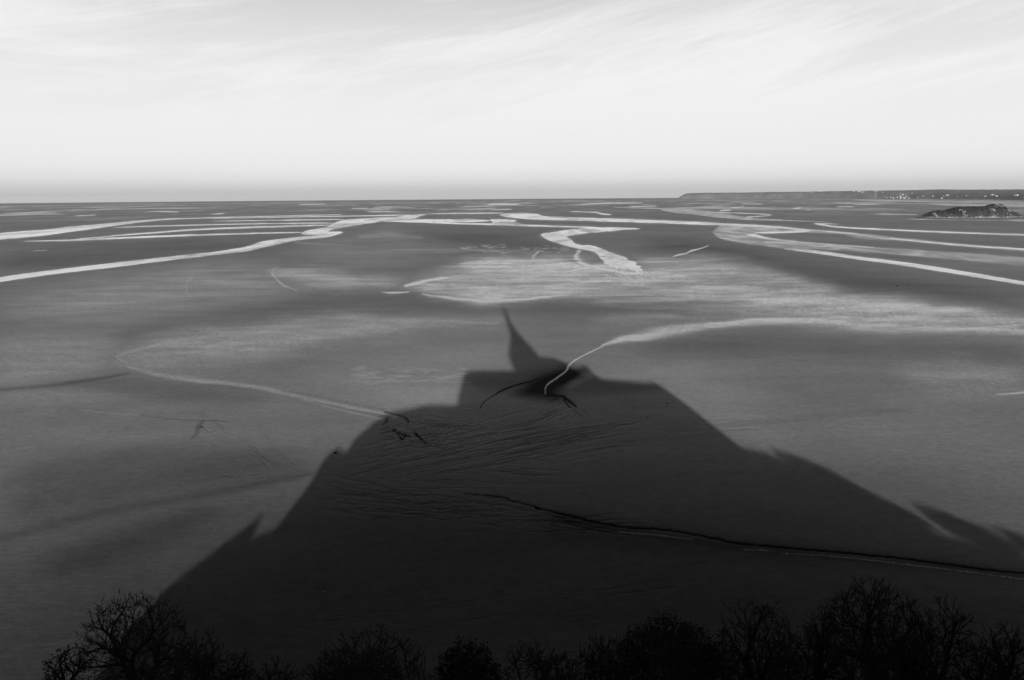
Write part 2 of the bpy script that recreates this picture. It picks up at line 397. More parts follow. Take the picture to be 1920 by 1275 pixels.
tone += np.clip(FAM, -.34, .36)
# soft large relief so that the flats are not a sheet of glass
near = (GY > 60) & (R2.ravel() < 700)
q = np.nonzero(near)[0]
x, y = GX[q], GY[q]
hgt[q] += .10 * np.sin(x * .031 + 1.3 * np.sin(y * .017)) * np.sin(y * .043 + .9 * np.sin(x * .021 + 2)) * np.clip((R2.ravel()[q] - 80) / 60, 0, 1)
hgt = np.clip(hgt, -.9, .3)
# under and beside the water sheets the sand must stay below them
far = R2.ravel() > 700
hgt[far] = 0

co = np.empty((GX.size, 3)); co[:, 0] = GX; co[:, 1] = GY; co[:, 2] = GZ + hgt
i0 = (np.arange(NR - 1)[:, None] * NT + np.arange(NT)[None, :]).ravel()
jn = (np.arange(NR - 1)[:, None] * NT + (np.arange(NT)[None, :] + 1) % NT).ravel()
quads = np.stack([i0, i0 + NT, jn + NT, jn], 1)     # facing up
me = bpy.data.meshes.new('sand_flats')
me.vertices.add(co.shape[0] + 1); vv = np.vstack([co, [[0, 0, 0]]]); me.vertices.foreach_set('co', vv.ravel().astype(np.float32))
ctr = co.shape[0]
tri = np.stack([np.full(NT, ctr), np.arange(NT), (np.arange(NT) + 1) % NT], 1)
nq = len(quads); ntr = len(tri)
me.loops.add(nq * 4 + ntr * 3); me.loops.foreach_set('vertex_index', np.concatenate([quads[:, ::1].ravel(), tri[:, ::1].ravel()]).astype(np.int32))
me.polygons.add(nq + ntr)
me.polygons.foreach_set('loop_start', np.concatenate([np.arange(nq) * 4, nq * 4 + np.arange(ntr) * 3]).astype(np.int32))
me.polygons.foreach_set('use_smooth', np.ones(nq + ntr, bool))
me.update(calc_edges=True)
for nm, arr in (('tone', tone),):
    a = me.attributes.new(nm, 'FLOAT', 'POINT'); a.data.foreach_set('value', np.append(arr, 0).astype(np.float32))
n0 = me.polygons[nq // 2].normal.z
if n0 < 0: me.flip_normals()

# ------------------------------------------------------------------ sand material
m_sand, t, b = mat_new('wet_tidal_sand')
pos = nd(t, 'ShaderNodeNewGeometry').outputs['Position']
aw = nd(t, 'ShaderNodeAttribute', attribute_name='wet').outputs['Fac']
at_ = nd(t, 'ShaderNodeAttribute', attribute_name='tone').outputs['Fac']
ln = nd(t, 'ShaderNodeVectorMath', operation='LENGTH'); t.links.new(pos, ln.inputs[0]); dist = ln.outputs['Value']
nA = noise(t, mapping(t, pos, (1, .55, 1), (0, 0, rad(12))), .5, 3, .7, .3)
nB = noise(t, pos, 1.6, 3, .7)
nC = noise(t, mapping(t, pos, (.5, 1.6, 1), (0, 0, rad(-6))), .02, 5, .6, .6)
nF = noise(t, mapping(t, pos, (1.5, .8, 1), (0, 0, rad(8))), .0009, 9, .70, 1.0)
nG = noise(t, mapping(t, pos, (1.2, .8, 1)), .0045, 6, .6, .8)
nL = noise(t, pos, .006, 4, .5, .5)
speck = mth(t, 'ADD', mth(t, 'MULTIPLY', mth(t, 'SUBTRACT', nA, .5), 1.5), mth(t, 'ADD', mth(t, 'MULTIPLY', mth(t, 'SUBTRACT', nB, .5), 3.2), mth(t, 'MULTIPLY', mth(t, 'SUBTRACT', nC, .5), 1.5)))
edge = mth(t, 'MULTIPLY', aw, mth(t, 'SUBTRACT', 1.15, aw))     # speckle strongest where half wet
wetn = mth(t, 'ADD', aw, mth(t, 'MULTIPLY', speck, mth(t, 'MULTIPLY', edge, 2.1)), clamp=True)
# far flats: pools and runnels too small to draw one by one
farf = maprange(t, dist, 2300, 4800, 0, 1, True)
pool = mth(t, 'MULTIPLY', maprange(t, nF, .52, .58, 0, 1, True), mth(t, 'MULTIPLY', farf, .75))
pool2 = mth(t, 'MULTIPLY', maprange(t, nG, .52, .66, 0, 1, True), mth(t, 'MULTIPLY', farf, .45))
wetf = mth(t, 'MAXIMUM', wetn, mth(t, 'MAXIMUM', pool, pool2))
# base colour: damp sand
fine = noise(t, pos, 3.0, 4, .7)
alb = mth(t, 'MULTIPLY', maprange(t, nL, .25, .75, .85, 1.15), maprange(t, dist, 120, 280, .052, .236, True))  # near mud darker, with the lens vignette's falloff put into the colour too
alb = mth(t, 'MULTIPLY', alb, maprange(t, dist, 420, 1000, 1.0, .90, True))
alb = mth(t, 'MULTIPLY', alb, maprange(t, fine, .25, .75, .80, 1.20))
grit = noise(t, mapping(t, pos, (.8, 1.2, 1), (0, 0, rad(-8))), .35, 7, .8, .4)
alb = mth(t, 'MULTIPLY', alb, maprange(t, grit, .3, .7, .80, 1.20))
broad = noise(t, mapping(t, pos, (.6, 1.4, 1), (0, 0, rad(14))), .022, 4, .6, 1.2)
alb = mth(t, 'MULTIPLY', alb, maprange(t, broad, .3, .7, .90, 1.10))
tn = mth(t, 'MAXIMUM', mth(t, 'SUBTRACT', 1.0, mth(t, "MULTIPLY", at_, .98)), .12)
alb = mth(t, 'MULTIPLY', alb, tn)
alb = mth(t, 'ADD', alb, mth(t, 'MULTIPLY', wetf, .07))      # standing water is silty and pale
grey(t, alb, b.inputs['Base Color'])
t.links.new(mixf(t, wetf, .8, .16), b.inputs['Roughness'])
t.links.new(mth(t, 'MULTIPLY', mixf(t, wetf, .0, .75), mth(t, 'MINIMUM', tn, 1.0)), b.inputs['Specular IOR Level'])
b.inputs['IOR'].default_value = 1.45
bp = nd(t, 'ShaderNodeBump'); bp.inputs['Distance'].default_value = .14
t.links.new(mth(t, 'MULTIPLY', maprange(t, dist, 150, 700, .7, .12), mth(t, 'SUBTRACT', 1.0, mth(t, 'MULTIPLY', wetf, .8))), bp.inputs['Strength'])
rip = noise(t, mapping(t, pos, (.35, 1.3, 1), (0, 0, rad(-10))), .9, 6, .65, .9)
t.links.new(rip, bp.inputs['Height']); t.links.new(bp.outputs[0], b.inputs['Normal'])
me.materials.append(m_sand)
og = bpy.data.objects.new('sand_flats', me); C.objects.link(og); tag(og, 'wide grey tidal sand flats crossed by gullies', kind='structure')

# ------------------------------------------------------------------ water
m_wat, t, b = mat_new('silty_channel_water')
pos = nd(t, 'ShaderNodeNewGeometry').outputs['Position']
n1 = noise(t, mapping(t, pos, (1, .35, 1)), .008, 7, .68, 1.0)
n2 = noise(t, pos, .06, 5, .65)
k = mth(t, 'ADD', mth(t, 'MULTIPLY', n1, .7), mth(t, 'MULTIPLY', n2, .3))
grey(t, maprange(t, k, .38, .60, .12, .50), b.inputs['Base Color'])
t.links.new(maprange(t, k, .38, .58, .34, .04), b.inputs['Roughness'])
b.inputs['IOR'].default_value = 1.42; b.inputs['Specular IOR Level'].default_value = .75
bp = nd(t, 'ShaderNodeBump'); bp.inputs['Distance'].default_value = .04; bp.inputs['Strength'].default_value = .12
t.links.new(noise(t, pos, .8, 3, .6), bp.inputs['Height']); t.links.new(bp.outputs[0], b.inputs['Normal'])
m_dull, t, b = mat_new('shallow_rippled_water')
pos = nd(t, 'ShaderNodeNewGeometry').outputs['Position']
n1 = noise(t, mapping(t, pos, (1, .5, 1)), .02, 6, .65, .8)
grey(t, maprange(t, n1, .35, .65, .14, .23), b.inputs['Base Color'])
t.links.new(maprange(t, n1, .4, .6, .40, .24), b.inputs['Roughness'])
b.inputs['IOR'].default_value = 1.33; b.inputs['Specular IOR Level'].default_value = .55

def lift(x, y):
    r2 = x * x + y * y; return sag(r2) + .05 + math.sqrt(r2) * 1.5e-5
sheet_n = [0]
def poly_sheet(name, pts, mat, label=None, it=2, wob=.35):
    import mathutils.geometry as mg
    p = smooth_poly(pts, it)
    # subdivide and roughen the shoreline a little
    q = []
    for a, b2 in zip(p, p[1:] + p[:1]):
        n = max(1, int(math.hypot(b2[0] - a[0], b2[1] - a[1]) / 5))
        for i in range(n):
            f = i / n; x = a[0] + (b2[0] - a[0]) * f; y = a[1] + (b2[1] - a[1]) * f
            q.append((x, y + wob * (mnoise.noise(Vector((x * .08, y * .3, 3.1 + sheet_n[0]))) + .5 * mnoise.noise(Vector((x * .3, y * .6, 8.1))))))
    W_ = []
    for x, y in q:
        gx, gy = ground(x, y); W_.append((gx, gy))
    stroke(wet, [(x, y, 1.1, .35 + .65 * max(0, mnoise.noise(Vector((x * .03, y * .1, 2))) + .4)) for x, y in q[::2]], .75, it=0, hard=1.5, ys=2.5)
    sheet_n[0] += 1
    off = sheet_n[0] * .004
    vs = [(x, y, lift(x, y) + off) for x, y in W_]
    tris = mg.tessellate_polygon([[Vector((x, y, 0)) for x, y in W_]])
    fs = []
    for a, b2, c in tris:
        A, B, D = W_[a], W_[b2], W_[c]
        cr_ = (B[0] - A[0]) * (D[1] - A[1]) - (B[1] - A[1]) * (D[0] - A[0])
        fs.append((a, b2, c) if cr_ > 0 else (a, c, b2))
    o = mesh_obj(name, vs, fs, mat)
    return tag(o, label, kind='structure')
def band(name, cols, mat, label=None, wob=.3):
    """cols: (x, y top, y bottom) measured across a channel that runs sideways"""
    xs = [c[0] for c in cols]; X = []
    a, b2 = xs[0], xs[-1]; n = max(6, int((b2 - a) / 3))
    top, bot = [], []
    ct = smooth_line([(c[0], c[1], c[2]) for c in cols], 2)
    cx_ = [c[0] for c in ct]
    for i in range(n + 1):
        x = a + (b2 - a) * i / n
        yt = np.interp(x, cx_, [c[1] for c in ct]); yb = np.interp(x, cx_, [c[2] for c in ct])
        L_ = max(6, min(30, (b2 - a) * .18)); tp_ = 1.0
        if a > 0: tp_ = min(tp_, .08 + (x - a) / L_)
        if b2 < 1920: tp_ = min(tp_, .08 + (b2 - x) / L_)
        tp_ = math.sqrt(max(tp_, 0)) if tp_ < 1 else 1
        ym = (yt + yb) / 2; yt = ym + (yt - ym) * tp_; yb = ym + (yb - ym) * tp_
        w = min(wob, (yb - yt) * .25)
        yt += w * mnoise.noise(Vector((x * .06, 1.3, sheet_n[0]))); yb += w * mnoise.noise(Vector((x * .06, 7.7, sheet_n[0])))
        top.append((x, yt)); bot.append((x, yb))
    for ln_ in (top, bot):
        if mat is m_wat: stroke(wet, [(x, y, .9, .25 + .75 * max(0, mnoise.noise(Vector((x * .03, y * .1, 2))) + .4)) for x, y in ln_[::2]], .7, it=0, hard=1.5, ys=2.5)
    sheet_n[0] += 1
    off = sheet_n[0] * .004
    vs = []; fs = []
    for tp, bt in zip(top, bot):
        for f in (0, .33, .67, 1):
            gx, gy = ground(tp[0], tp[1] * (1 - f) + bt[1] * f); vs.append((gx, gy, lift(gx, gy) + off))
    for i in range(n):
        for j in range(3):
            a0 = i * 4 + j; fs.append((a0, a0 + 1, a0 + 5, a0 + 4))
    o = mesh_obj(name, vs, fs, mat, smooth=False)
    return tag(o, label, kind='structure')

TC = 'tidal_channel'
band(TC, [(-60,530,540),(0,519.5,528.5),(100,506,514),(200,494.5,503),(300,483,490.5),(400,472.5,478.5),(433,467.5,474.5),(467,461.5,470.5),(488,453,465),(510,450,460.5),(533,447,454.5),(567,444.3,449),(610,440,445.5),(630,436,442),(643,435,437)], m_wat, 'long pale tidal channel running down to the left edge of the flats')
poly_sheet(TC, [(564,437),(575,432),(598,428.5),(612,426),(618,422),(640,412.5),(668,410.5),(700,408.5),(740,406.5),(770,403),(800,400.8),(800,402.2),(786,406),(776,410.4),(742,412),(716,413),(704,417),(690,419),(665,423),(640,426.5),(622,430.5),(612,434.5),(640,434),(643,437),(610,441),(580,440.5),(566,439)], m_wat, it=1)
band(TC, [(700,411.3,414),(740,411.5,416),(800,411.2,418),(860,411,416.6),(918,411,416.2)], m_wat)
band(TC, [(790,415.5,417.8),(860,418.2,420.5),(923,418.6,422),(973,420.6,423.6),(1000,421.8,424.6),(1060,423.6,426.2),(1125,425.6,428)], m_wat)
poly_sheet(TC, [(914,411),(950,411.3),(972,413),(962,416),(972,419),(985,422),(950,422.3),(920,420),(926,417)], m_wat, it=1)
band(TC, [(795,400.6,402),(850,399,401),(900,399,400.6),(945,398.6,400.4)], m_wat)
poly_sheet(TC, [(935,403.8),(942,401),(962,399.6),(1007,400.3),(1013,403),(1022,405.6),(1060,407.2),(1107,408.6),(1170,410.2),(1280,414.8),(1350,418),(1350,423),(1280,420),(1170,416.5),(1107,414.5),(1060,413.3),(1020,412.3),(985,410.8),(955,407.8)], m_wat, 'bright looping channel in the middle of the flats')
poly_sheet('tidal_inlet', [(1206,427.3),(1120,426),(1080,428.6),(1040,435),(1016,437.7),(1013,441),(1023,448.3),(1040,455),(1060,460.7),(1083,466),(1100,468.3),(1117,473.3),(1123,478.5),(1124,484),(1134,490),(1130,494),(1143,497),(1141,503),(1152,499),(1156,506),(1163,500),(1172,506),(1174,501),(1188,510),(1186,503),(1199,517),(1201,509),(1206,506),(1198,502),(1206,499),(1190,496),(1196,492),(1173,487),(1178,484),(1150,475),(1140,471),(1120,463.3),(1107,460),(1087,459.3),(1075,455),(1073,450),(1062,445),(1067,441.7),(1090,438.3),(1140,433.3),(1187,430.6)], m_wat, 'bright S shaped inlet ending in a frayed tip in the sand', it=1, wob=1.2)
# the wide river on the right
poly_sheet('river', [(1348,418.5),(1397,420.5),(1447,423.5),(1480,426.5),(1513,430),(1560,433.6),(1600,436.4),(1640,440.5),(1673,446.2),(1720,449.2),(1800,458),(1920,466.2),(1990,471),(1990,475),(1920,469.8),(1800,462.2),(1720,453.2),(1673,450),(1640,448.3),(1613,446.8),(1598,443.5),(1580,438.5),(1540,436.2),(1513,435.8),(1470,437),(1425,437.6),(1413,439),(1425,443.5),(1445,447.3),(1480,451),(1513,455),(1600,461),(1680,466.8),(1800,474.5),(1920,483),(1990,488),(1990,502),(1920,497.5),(1800,487),(1680,477),(1600,470.5),(1513,465.5),(1497,466),(1480,467.6),(1440,461.5),(1397,455.8),(1365,450.5),(1347,446.5),(1338,437),(1342,430),(1352,425.5)], m_dull, 'wide grey river splitting round a sand bank on the right', it=1)
band(TC, [(1470,465.2,468),(1497,465.8,470.8),(1540,470.5,476.5),(1613,481.5,487.3),(1680,489.5,496),(1747,498.8,506.6),(1820,511,518.5),(1920,528,534.5),(1990,541,548)], m_wat, 'bright narrow channel below the wide river on the right')
band('river_shallows', [(1300,417,419),(1348,418.4,422.5),(1400,420.6,425),(1447,423.5,427),(1500,429,431.5),(1560,433.6,435.5),(1600,436.4,440),(1640,440.5,445),(1680,447,449.5),(1800,458,461.6),(1920,466.2,469.6),(1990,471,474.6)], m_wat)
band('river_shallows', [(1400,438.5,442),(1414,437.6,444.6),(1440,446.2,449),(1500,453,455.5),(1560,458,459.6),(1640,463.5,465)], m_wat)
band('river_shallows', [(1415,434.8,438.4),(1460,434.5,437.4),(1490,431.8,436.5),(1520,431.6,435)], m_wat)
band(TC, [(1527,418.6,421),(1547,420.4,423.4),(1563,424,426.4),(1613,427.2,429.6),(1747,433.2,436),(1920,439.2,442),(1990,441.5,445)], m_wat, 'thin channel below the rocky island')
band(TC, [(1526,418.6,420.2),(1545,418.4,420),(1570,420,421)], m_wat)
# left stripes
band(TC, [(-60,441,456),(0,436.8,449),(60,432.2,444.6),(100,429.6,439.6),(127,425.5,435.5),(173,421.4,429.6),(227,416.6,421.6),(283,411.6,414.8),(333,408.9,410.9),(433,406.6,408.2),(533,404.2,405.6),(640,401.8,403)], m_wat, 'pale wedge of water widening to the left edge')
band(TC, [(47,451.7,452.9),(100,450.6,452.2),(150,448.8,451.4),(217,445.2,448.2),(300,441.6,444.8),(400,438.4,441),(500,436,438),(566,434.8,437)], m_wat)
band(TC, [(130,449.2,450.4),(200,443.2,444.8),(233,439.4,441.6),(300,434.2,437),(367,428.8,431.6),(467,424.9,428),(560,422.4,424.8),(620,420.8,423)], m_wat)
band(TC, [(213,426,427),(333,422.2,423.6),(433,419.6,421.4),(540,418,419.6),(625,417.4,419.4)], m_wat)
band(TC, [(400,414.4,415.2),(520,412.2,413.8),(645,410.4,412.4)], m_wat)
band(TC, [(400,409.6,410.2),(540,406.6,407.6),(640,404.8,406.2),(770,402,404.2)], m_wat)
# small far pools
for c in ([(397,401,402.4),(410,400.2,401.8),(421,399.4,400.6)], [(272,397.6,398.6),(280,396.4,397.4),(300,395.8,396.8),(336,397,398)], [(1070,396,397.3),(1100,396.8,398.4),(1124,397.2,399)],
          [(1118,398.4,400),(1128,399.6,402.4),(1146,402,403.8)], [(913,382.4,384),(940,381,384.4),(975,382.6,384)], [(1092,382.6,384),(1110,380.8,382.4),(1205,379.8,381)],
          [(1305,395.6,396.9),(1320,396.8,398.2),(1372,398.6,399.6),(1430,400.6,402),(1446,402,404)], [(1446,402,404),(1436,404,405.4)][::-1], [(1368,408.2,409.2),(1400,406.6,407.8),(1440,403.8,405)],
          [(1350,394.6,396),(1360,393.2,395),(1372,393.4,394.4)], [(1370,389,390),(1385,388,389.4),(1397,387.2,388.4)], [(1486,391,392),(1495,389.4,391.6),(1504,389,390)], [(1512,393,393.8),(1520,393,394)],
          [(660,390.6,391.6),(690,390.2,391.2)], [(560,383.4,384.4),(610,382,383.2)], [(920,392.8,394),(960,391.6,392.8)], [(690,396.4,397.4),(752,397,398)], [(1180,386.8,387.8),(1230,386,387)],
          [(1390,381.6,382.6),(1430,382.2,383.2)], [(1600,382.6,383.4),(1650,382.8,383.6)], [(1570,387,388),(1600,387.2,388.4)], [(140,404.6,405.4),(180,402.4,403.8)]):
    band('tide_pool', c, m_wat, wob=.15)
for c in ([(1240,390,397),(1300,392,402),(1340,397,408),(1400,408,413),(1460,412,414.5),(1560,416,417)], [(1150,388,389.5),(1240,389.6,392.6),(1300,391.5,393.5)], [(1740,380.6,384),(1800,382.4,386.4),(1990,384,389)],
          [(1600,373.6,376),(1750,377,379.4),(1990,381,383.6)], [(1640,400,402.4),(1720,401.6,404)], [(1700,410,411.6),(1730,410.4,412.4),(1990,412.6,416)], [(60,470.2,471.2),(90,468.6,469.8)]):
    band('wet_shore', c, m_dull)

wet = np.clip(wet * 1.22, 0, 1)
a = me.attributes.new('wet', 'FLOAT', 'POINT'); a.data.foreach_set('value', np.append(wet, 0).astype(np.float32))

# the open sea at the horizon
m_sea, t, b = mat_new('sea_water')
pos = nd(t, 'ShaderNodeNewGeometry').outputs['Position']
grey(t, maprange(t, noise(t, mapping(t, pos, (.3, 1, 1)), .0012, 5, .6), .3, .7, .03, .06), b.inputs['Base Color'])
b.inputs['Roughness'].default_value = .55; b.inputs['IOR'].default_value = 1.33; b.inputs['Specular IOR Level'].default_value = .35
vs = []; fs = []
NS = 90
for i in range(NS + 1):
    a = rad(-60 + 95 * i / NS)
    r0 = 13500 + 900 * mnoise.noise(Vector((i * .2, 0, 0))) + 400 * mnoise.noise(Vector((i * .9, 4, 0)))
    for r in (r0, 18000, 24000, 30000, 41000):
        X, Y = r * math.sin(a), r * math.cos(a); vs.append((X, Y, sag(r * r) + 2.0))
for i in range(NS):
    for j in range(4):
        a0 = i * 5 + j; fs.append((a0, a0 + 5, a0 + 6, a0 + 1))
tag(mesh_obj('sea', vs, fs, m_sea), 'open sea along the horizon', kind='structure')

# ------------------------------------------------------------------ far coast
m_coast = simple_mat('coast_heath', .07, .15, .004, .9)
NC, MC = 150, 9
tops = [(1272,371),(1278,367),(1286,362.5),(1330,361.2),(1400,361),(1440,360),(1500,359.5),(1560,358.5),(1620,357.5),(1700,356.5),(1760,355),(1800,355.6),(1920,355),(2050,354)]
def coast_base(x): return np.interp(x, [1270, 1500, 1700, 1800, 1920, 2100], [14500, 13600, 12200, 10800, 9200, 8000])
vs = []; fs = []
for i in range(NC + 1):
    x = 1272 + (2080 - 1272) * i / NC
    d = ray(x, 372); hx, hy = d[0] / math.hypot(d[0], d[1]), d[1] / math.hypot(d[0], d[1])
    r0 = coast_base(x) + 30 * mnoise.noise(Vector((x * .03, 2, 0)))
    yt = np.interp(x, [p[0] for p in tops], [p[1] for p in tops])
    prof = [(0, 0), (60, .10), (150, .35), (300, .62), (520, .80), (800, .93), (1200, 1.0), (1800, .98), (3200, .5)] if x > 1640 else [(0, 0), (25, .25), (70, .6), (130, .85), (220, .95), (400, 1.0), (800, 1.0), (1500, .9), (3000, .3)]
    rt_ = r0 + (1200 if x > 1640 else 400)
    dd = ray(x, yt); tt = rt_ / math.hypot(dd[0], dd[1]); ztop = CAM_H + dd[2] * tt - sag(rt_ ** 2)
    ztop = max(ztop, 4)
    for j, (o_, f) in enumerate(prof):
        r = r0 + o_
        h = ztop * f * (1 + (.03 if 0 < j < 8 else 0) * mnoise.noise(Vector((x * .13, j * 1.7, 0)))) + (1.6 * mnoise.noise(Vector((x * .6, j * 3, 5))) if j > 1 else 0)
        vs.append((hx * r, hy * r, sag(r * r) + h - (3 if j == 0 else 0)))
for i in range(NC):
    for j in range(MC - 1):
        a0 = i * MC + j; fs.append((a0, a0 + 1, a0 + MC + 1, a0 + MC))
# close the seaward end
coast = mesh_obj('far_coast', vs, [f[::-1] for f in fs], m_coast)
tag(coast, 'long low headland with dark cliffs on the right horizon', kind='structure')
coast_rows = (NC, MC, vs)

m_white = simple_mat('white_render', .55, .70, .05, .7)
m_slate = simple_mat('slate_roof', .10, .16, .1, .6)
def house_parts(w, d, h, rf):
    wall_v = [(-w/2,-d/2,-4),(w/2,-d/2,-4),(w/2,d/2,-4),(-w/2,d/2,-4),(-w/2,-d/2,h),(w/2,-d/2,h),(w/2,d/2,h),(-w/2,d/2,h),(-w/2,0,h+rf),(w/2,0,h+rf)]
    wall_f = [(0,1,5,4),(1,2,6,9,5),(2,3,7,6),(3,0,4,8,7)]
    e = .6
    roof_v = [(-w/2-e,-d/2-e,h-.3),(w/2+e,-d/2-e,h-.3),(w/2+e,0,h+rf+.3),(-w/2-e,0,h+rf+.3),(w/2+e,d/2+e,h-.3),(-w/2-e,d/2+e,h-.3)]
    roof_f = [(0,1,2,3),(3,2,4,5)]
    return wall_v, wall_f, roof_v, roof_f
hp = house_parts(16, 10, 9, 3.5)
house0 = thing('house', None, None)
mesh_obj('wall', hp[0], hp[1], m_white, house0); mesh_obj('roof', hp[2], hp[3], m_slate, house0)
def copy_tree(o, parent=None):
    c = o.copy(); C.objects.link(c); c.parent = parent
    for ch in list(o.children): copy_tree(ch, c)
    return c
def coast_point(x, y):
    """where the sight line through a photo pixel meets the coast surface"""
    d = ray(x, y); rh = math.hypot(d[0], d[1]); i = (x - 1272) / (2080 - 1272) * NC
    i0_ = int(i); f = i - i0_; best = None
    for j in range(MC - 1):
        def P(jj):
            a_ = np.array(vs[i0_ * MC + jj]); b_ = np.array(vs[(i0_ + 1) * MC + jj]); return a_ * (1 - f) + b_ * f
        p, q_ = P(j), P(j + 1)
        for s in range(8):
            pt = p + (q_ - p) * (s + .5) / 8
            _, v_ = project(pt[0], pt[1], pt[2])
            if best is None or abs(v_ - y) < best[0]: best = (abs(v_ - y), pt)
            if j > 6: break
    return best[1]
hs = [(1439.5,361.5,'c',1.6),(1449,366,'c',1),(1454,366.2,'c',.9),(1450,360.4,'c',1),(1463,366.2,'c',1),(1465,360.8,'c',1),(1471,360.6,'c',.9),(1479,364,'c',1),(1484,363.4,'c',1),(1490,361.8,'c',1.3),(1497,360.6,'c',1.6),(1501,363.2,'c',1),
      (1512,361.6,'c',1.4),(1520,361.8,'c',1.3),(1524,362.4,'c',1),(1537.5,359,'c',1.6),(1568,359.6,'c',1),(1575,360,'c',.9),(1600,359.6,'c',1.6),(1608,359.8,'c',1.3),(1611,359.2,'c',1.4),(1615,361.4,'c',1.3),(1618,359.6,'c',1),
      (1639,358.4,'c',1.5),(1644,358.8,'c',1.2),(1650,358.2,'c',1.6),(1654,361,'c',1.3),(1632,366,'s',1),(1659,369,'s',.9),
      (1687.5,364.4,'s',1.1),(1692,365.4,'s',1.5),(1688,369,'s',1.5),(1699,368.8,'s',1.3),(1682.5,370.3,'s',1.5),(1670,370.2,'s',1.4),(1663,371,'s',1.2),(1675,371.6,'s',1.5),(1689,371.8,'s',1.6),(1694.5,371.2,'s',1.6),(1697,372,'s',1.3),(1704.5,372.2,'s',1.6),
      (1709.5,363.2,'s',1.2),(1720.5,371.4,'s',1.2),(1730.5,368,'s',1.3),(1748.8,368.8,'s',1.5),(1766,372.2,'s',1.5),(1769,368.4,'s',1.2),(1774,366.6,'s',1.3),(1777,366.4,'s',1.4),(1795,369.4,'s',1.1),(1811,367.4,'s',1.1),
      (1847.5,369,'s',1.6),(1857,366.2,'s',1.3),(1860,366,'s',1.2),(1865,366.2,'s',1.1),(1869,368.4,'s',1.3),(1902,366.6,'s',1),(1907,366.6,'s',1.3)]
first = True
for x, y, k, s in hs:
    p = coast_point(x, y)
    o = house0 if first else copy_tree(house0); first = False
    o.location = (p[0], p[1], p[2] + 2); s *= .66; o.scale = (s * random.uniform(.8, 1.25), s, s * random.uniform(.8, 1.1)); o.rotation_euler[2] = -math.atan2(p[0], p[1]) + random.uniform(-.5, .5)
    if k == 'c': tag(o, 'tiny white house on the far cliff top', 'house', 'white houses along the far cliff top')
    else: tag(o, 'tiny white house low on the distant hillside near the shore', 'house', 'white houses low on the distant hillside')
p = coast_point(1713.5, 356.6)
tw = thing('water_tower', 'slim white water tower standing on the coast skyline above the island', 'tower', tuple(p))
def lathe(name, prof, n, mat, parent, off=(0, 0, 0), smooth=False):
    v = []; f = []
    for r, z in prof:
        for i in range(n):
            a = 2 * math.pi * (i + .5) / n; v.append((off[0] + r * math.cos(a), off[1] + r * math.sin(a), off[2] + z))
    for j in range(len(prof) - 1):
        for i in range(n):
            a0 = j * n + i; a1 = j * n + (i + 1) % n; f.append((a0, a1, a1 + n, a0 + n))
    f.append(tuple(range(n))[::-1]); f.append(tuple(range((len(prof) - 1) * n, len(prof) * n)))
    return mesh_obj(name, v, f, mat, parent, smooth)
lathe('shaft', [(5, -6), (4.5, 22)], 10, m_white, tw); lathe('tank', [(5, 22), (10, 27), (10, 33), (1, 36)], 12, m_white, tw)

# ------------------------------------------------------------------ rocky island
ip = [(1723.6,408.3),(1728,407.2),(1733,404.5),(1742,400.5),(1752,396.3),(1756,394.6),(1759.5,394),(1761.5,396.5),(1765,396.0),(1775,396.4),(1784.6,394.3),(1790,391),(1796,389.8),(1802,388.5),(1810,388.8),(1818,387.8),(1828,388.6),(1836,388),(1846,388),(1855,386.9),(1858,384.6),(1861,383.4),(1865,383.2),(1868.5,382.3),(1872,383),(1876.6,385.5),(1880,389.5),(1885,395),(1890,397),(1895.6,399),(1901,400.6),(1905,401.8),(1908,405),(1911,408.6)]
gx0, gy0 = ground(1817, 409.3); DI = gy0
def plane_pt(x, y, Y):
    d = ray(x, y); tt = Y / d[1]; return d[0] * tt, CAM_H + d[2] * tt
prof_i = [plane_pt(x, y, DI + 60) for x, y in ip]
zb = sag(gx0 ** 2 + gy0 ** 2)
pxs = [p[0] for p in prof_i]; pzs = [max(0, p[1] - zb) for p in prof_i]
pzs[0] = pzs[-1] = 0
NX, NY = 230, 64
xa, xb = pxs[0] - 6, pxs[-1] + 8
iv = []; ivs = np.zeros((NX + 1, NY + 1, 3)); scr = []
for i in range(NX + 1):
    x = xa + (xb - xa) * i / NX; hc = np.interp(x, pxs, pzs)
    fx = (x - xa) / (xb - xa); hw = 62 * (math.sin(math.pi * min(max(fx, .02), .98)) ** .6) + 6
    for j in range(NY + 1):
        v = -1 + 2 * j / NY
        y = DI + 60 + v * hw
        s = (1 - abs(v) ** 2.2) ** .85
        n_ = mnoise.fractal(Vector((x * .05, y * .05, 1.7)), .9, 2.1, 5); n2_ = mnoise.fractal(Vector((x * .02, y * .02, 9.7)), .9, 2.1, 4)
        cliff = 1 / (1 + math.exp(-((1 - abs(v)) - .10 - .05 * n2_) * 26))
        h = hc * min(1.0, (.30 * cliff + .70 * s)) * (1 + .10 * n_ * min(1, (1 - s) * 4))
        h += (2.0 * n_ + (.9 * mnoise.noise(Vector((x * .3, y * .3, 0))))) * min(1, hc / 12) * (1 if s > .05 else .3)
        if abs(v) > .985: h = -1
        ivs[i, j] = (x - gx0, y - DI, max(h, -1))
isl = thing('rocky_island', 'dark humped rocky island standing alone on the flats at right', 'island', (gx0, DI, zb))
fs = []
for i in range(NX):
    for j in range(NY):
        a0 = i * (NY + 1) + j; fs.append((a0, a0 + NY + 1, a0 + NY + 2, a0 + 1))
m_rock, t, b = mat_new('island_rock')
gn = nd(t, 'ShaderNodeNewGeometry'); pos = gn.outputs['Position']
tcg = nd(t, 'ShaderNodeTexCoord').outputs['Object']; sz = nd(t, 'ShaderNodeSeparateXYZ'); t.links.new(tcg, sz.inputs[0])
na = noise(t, tcg, .045, 7, .65, .5); nb = noise(t, tcg, .22, 5, .7)
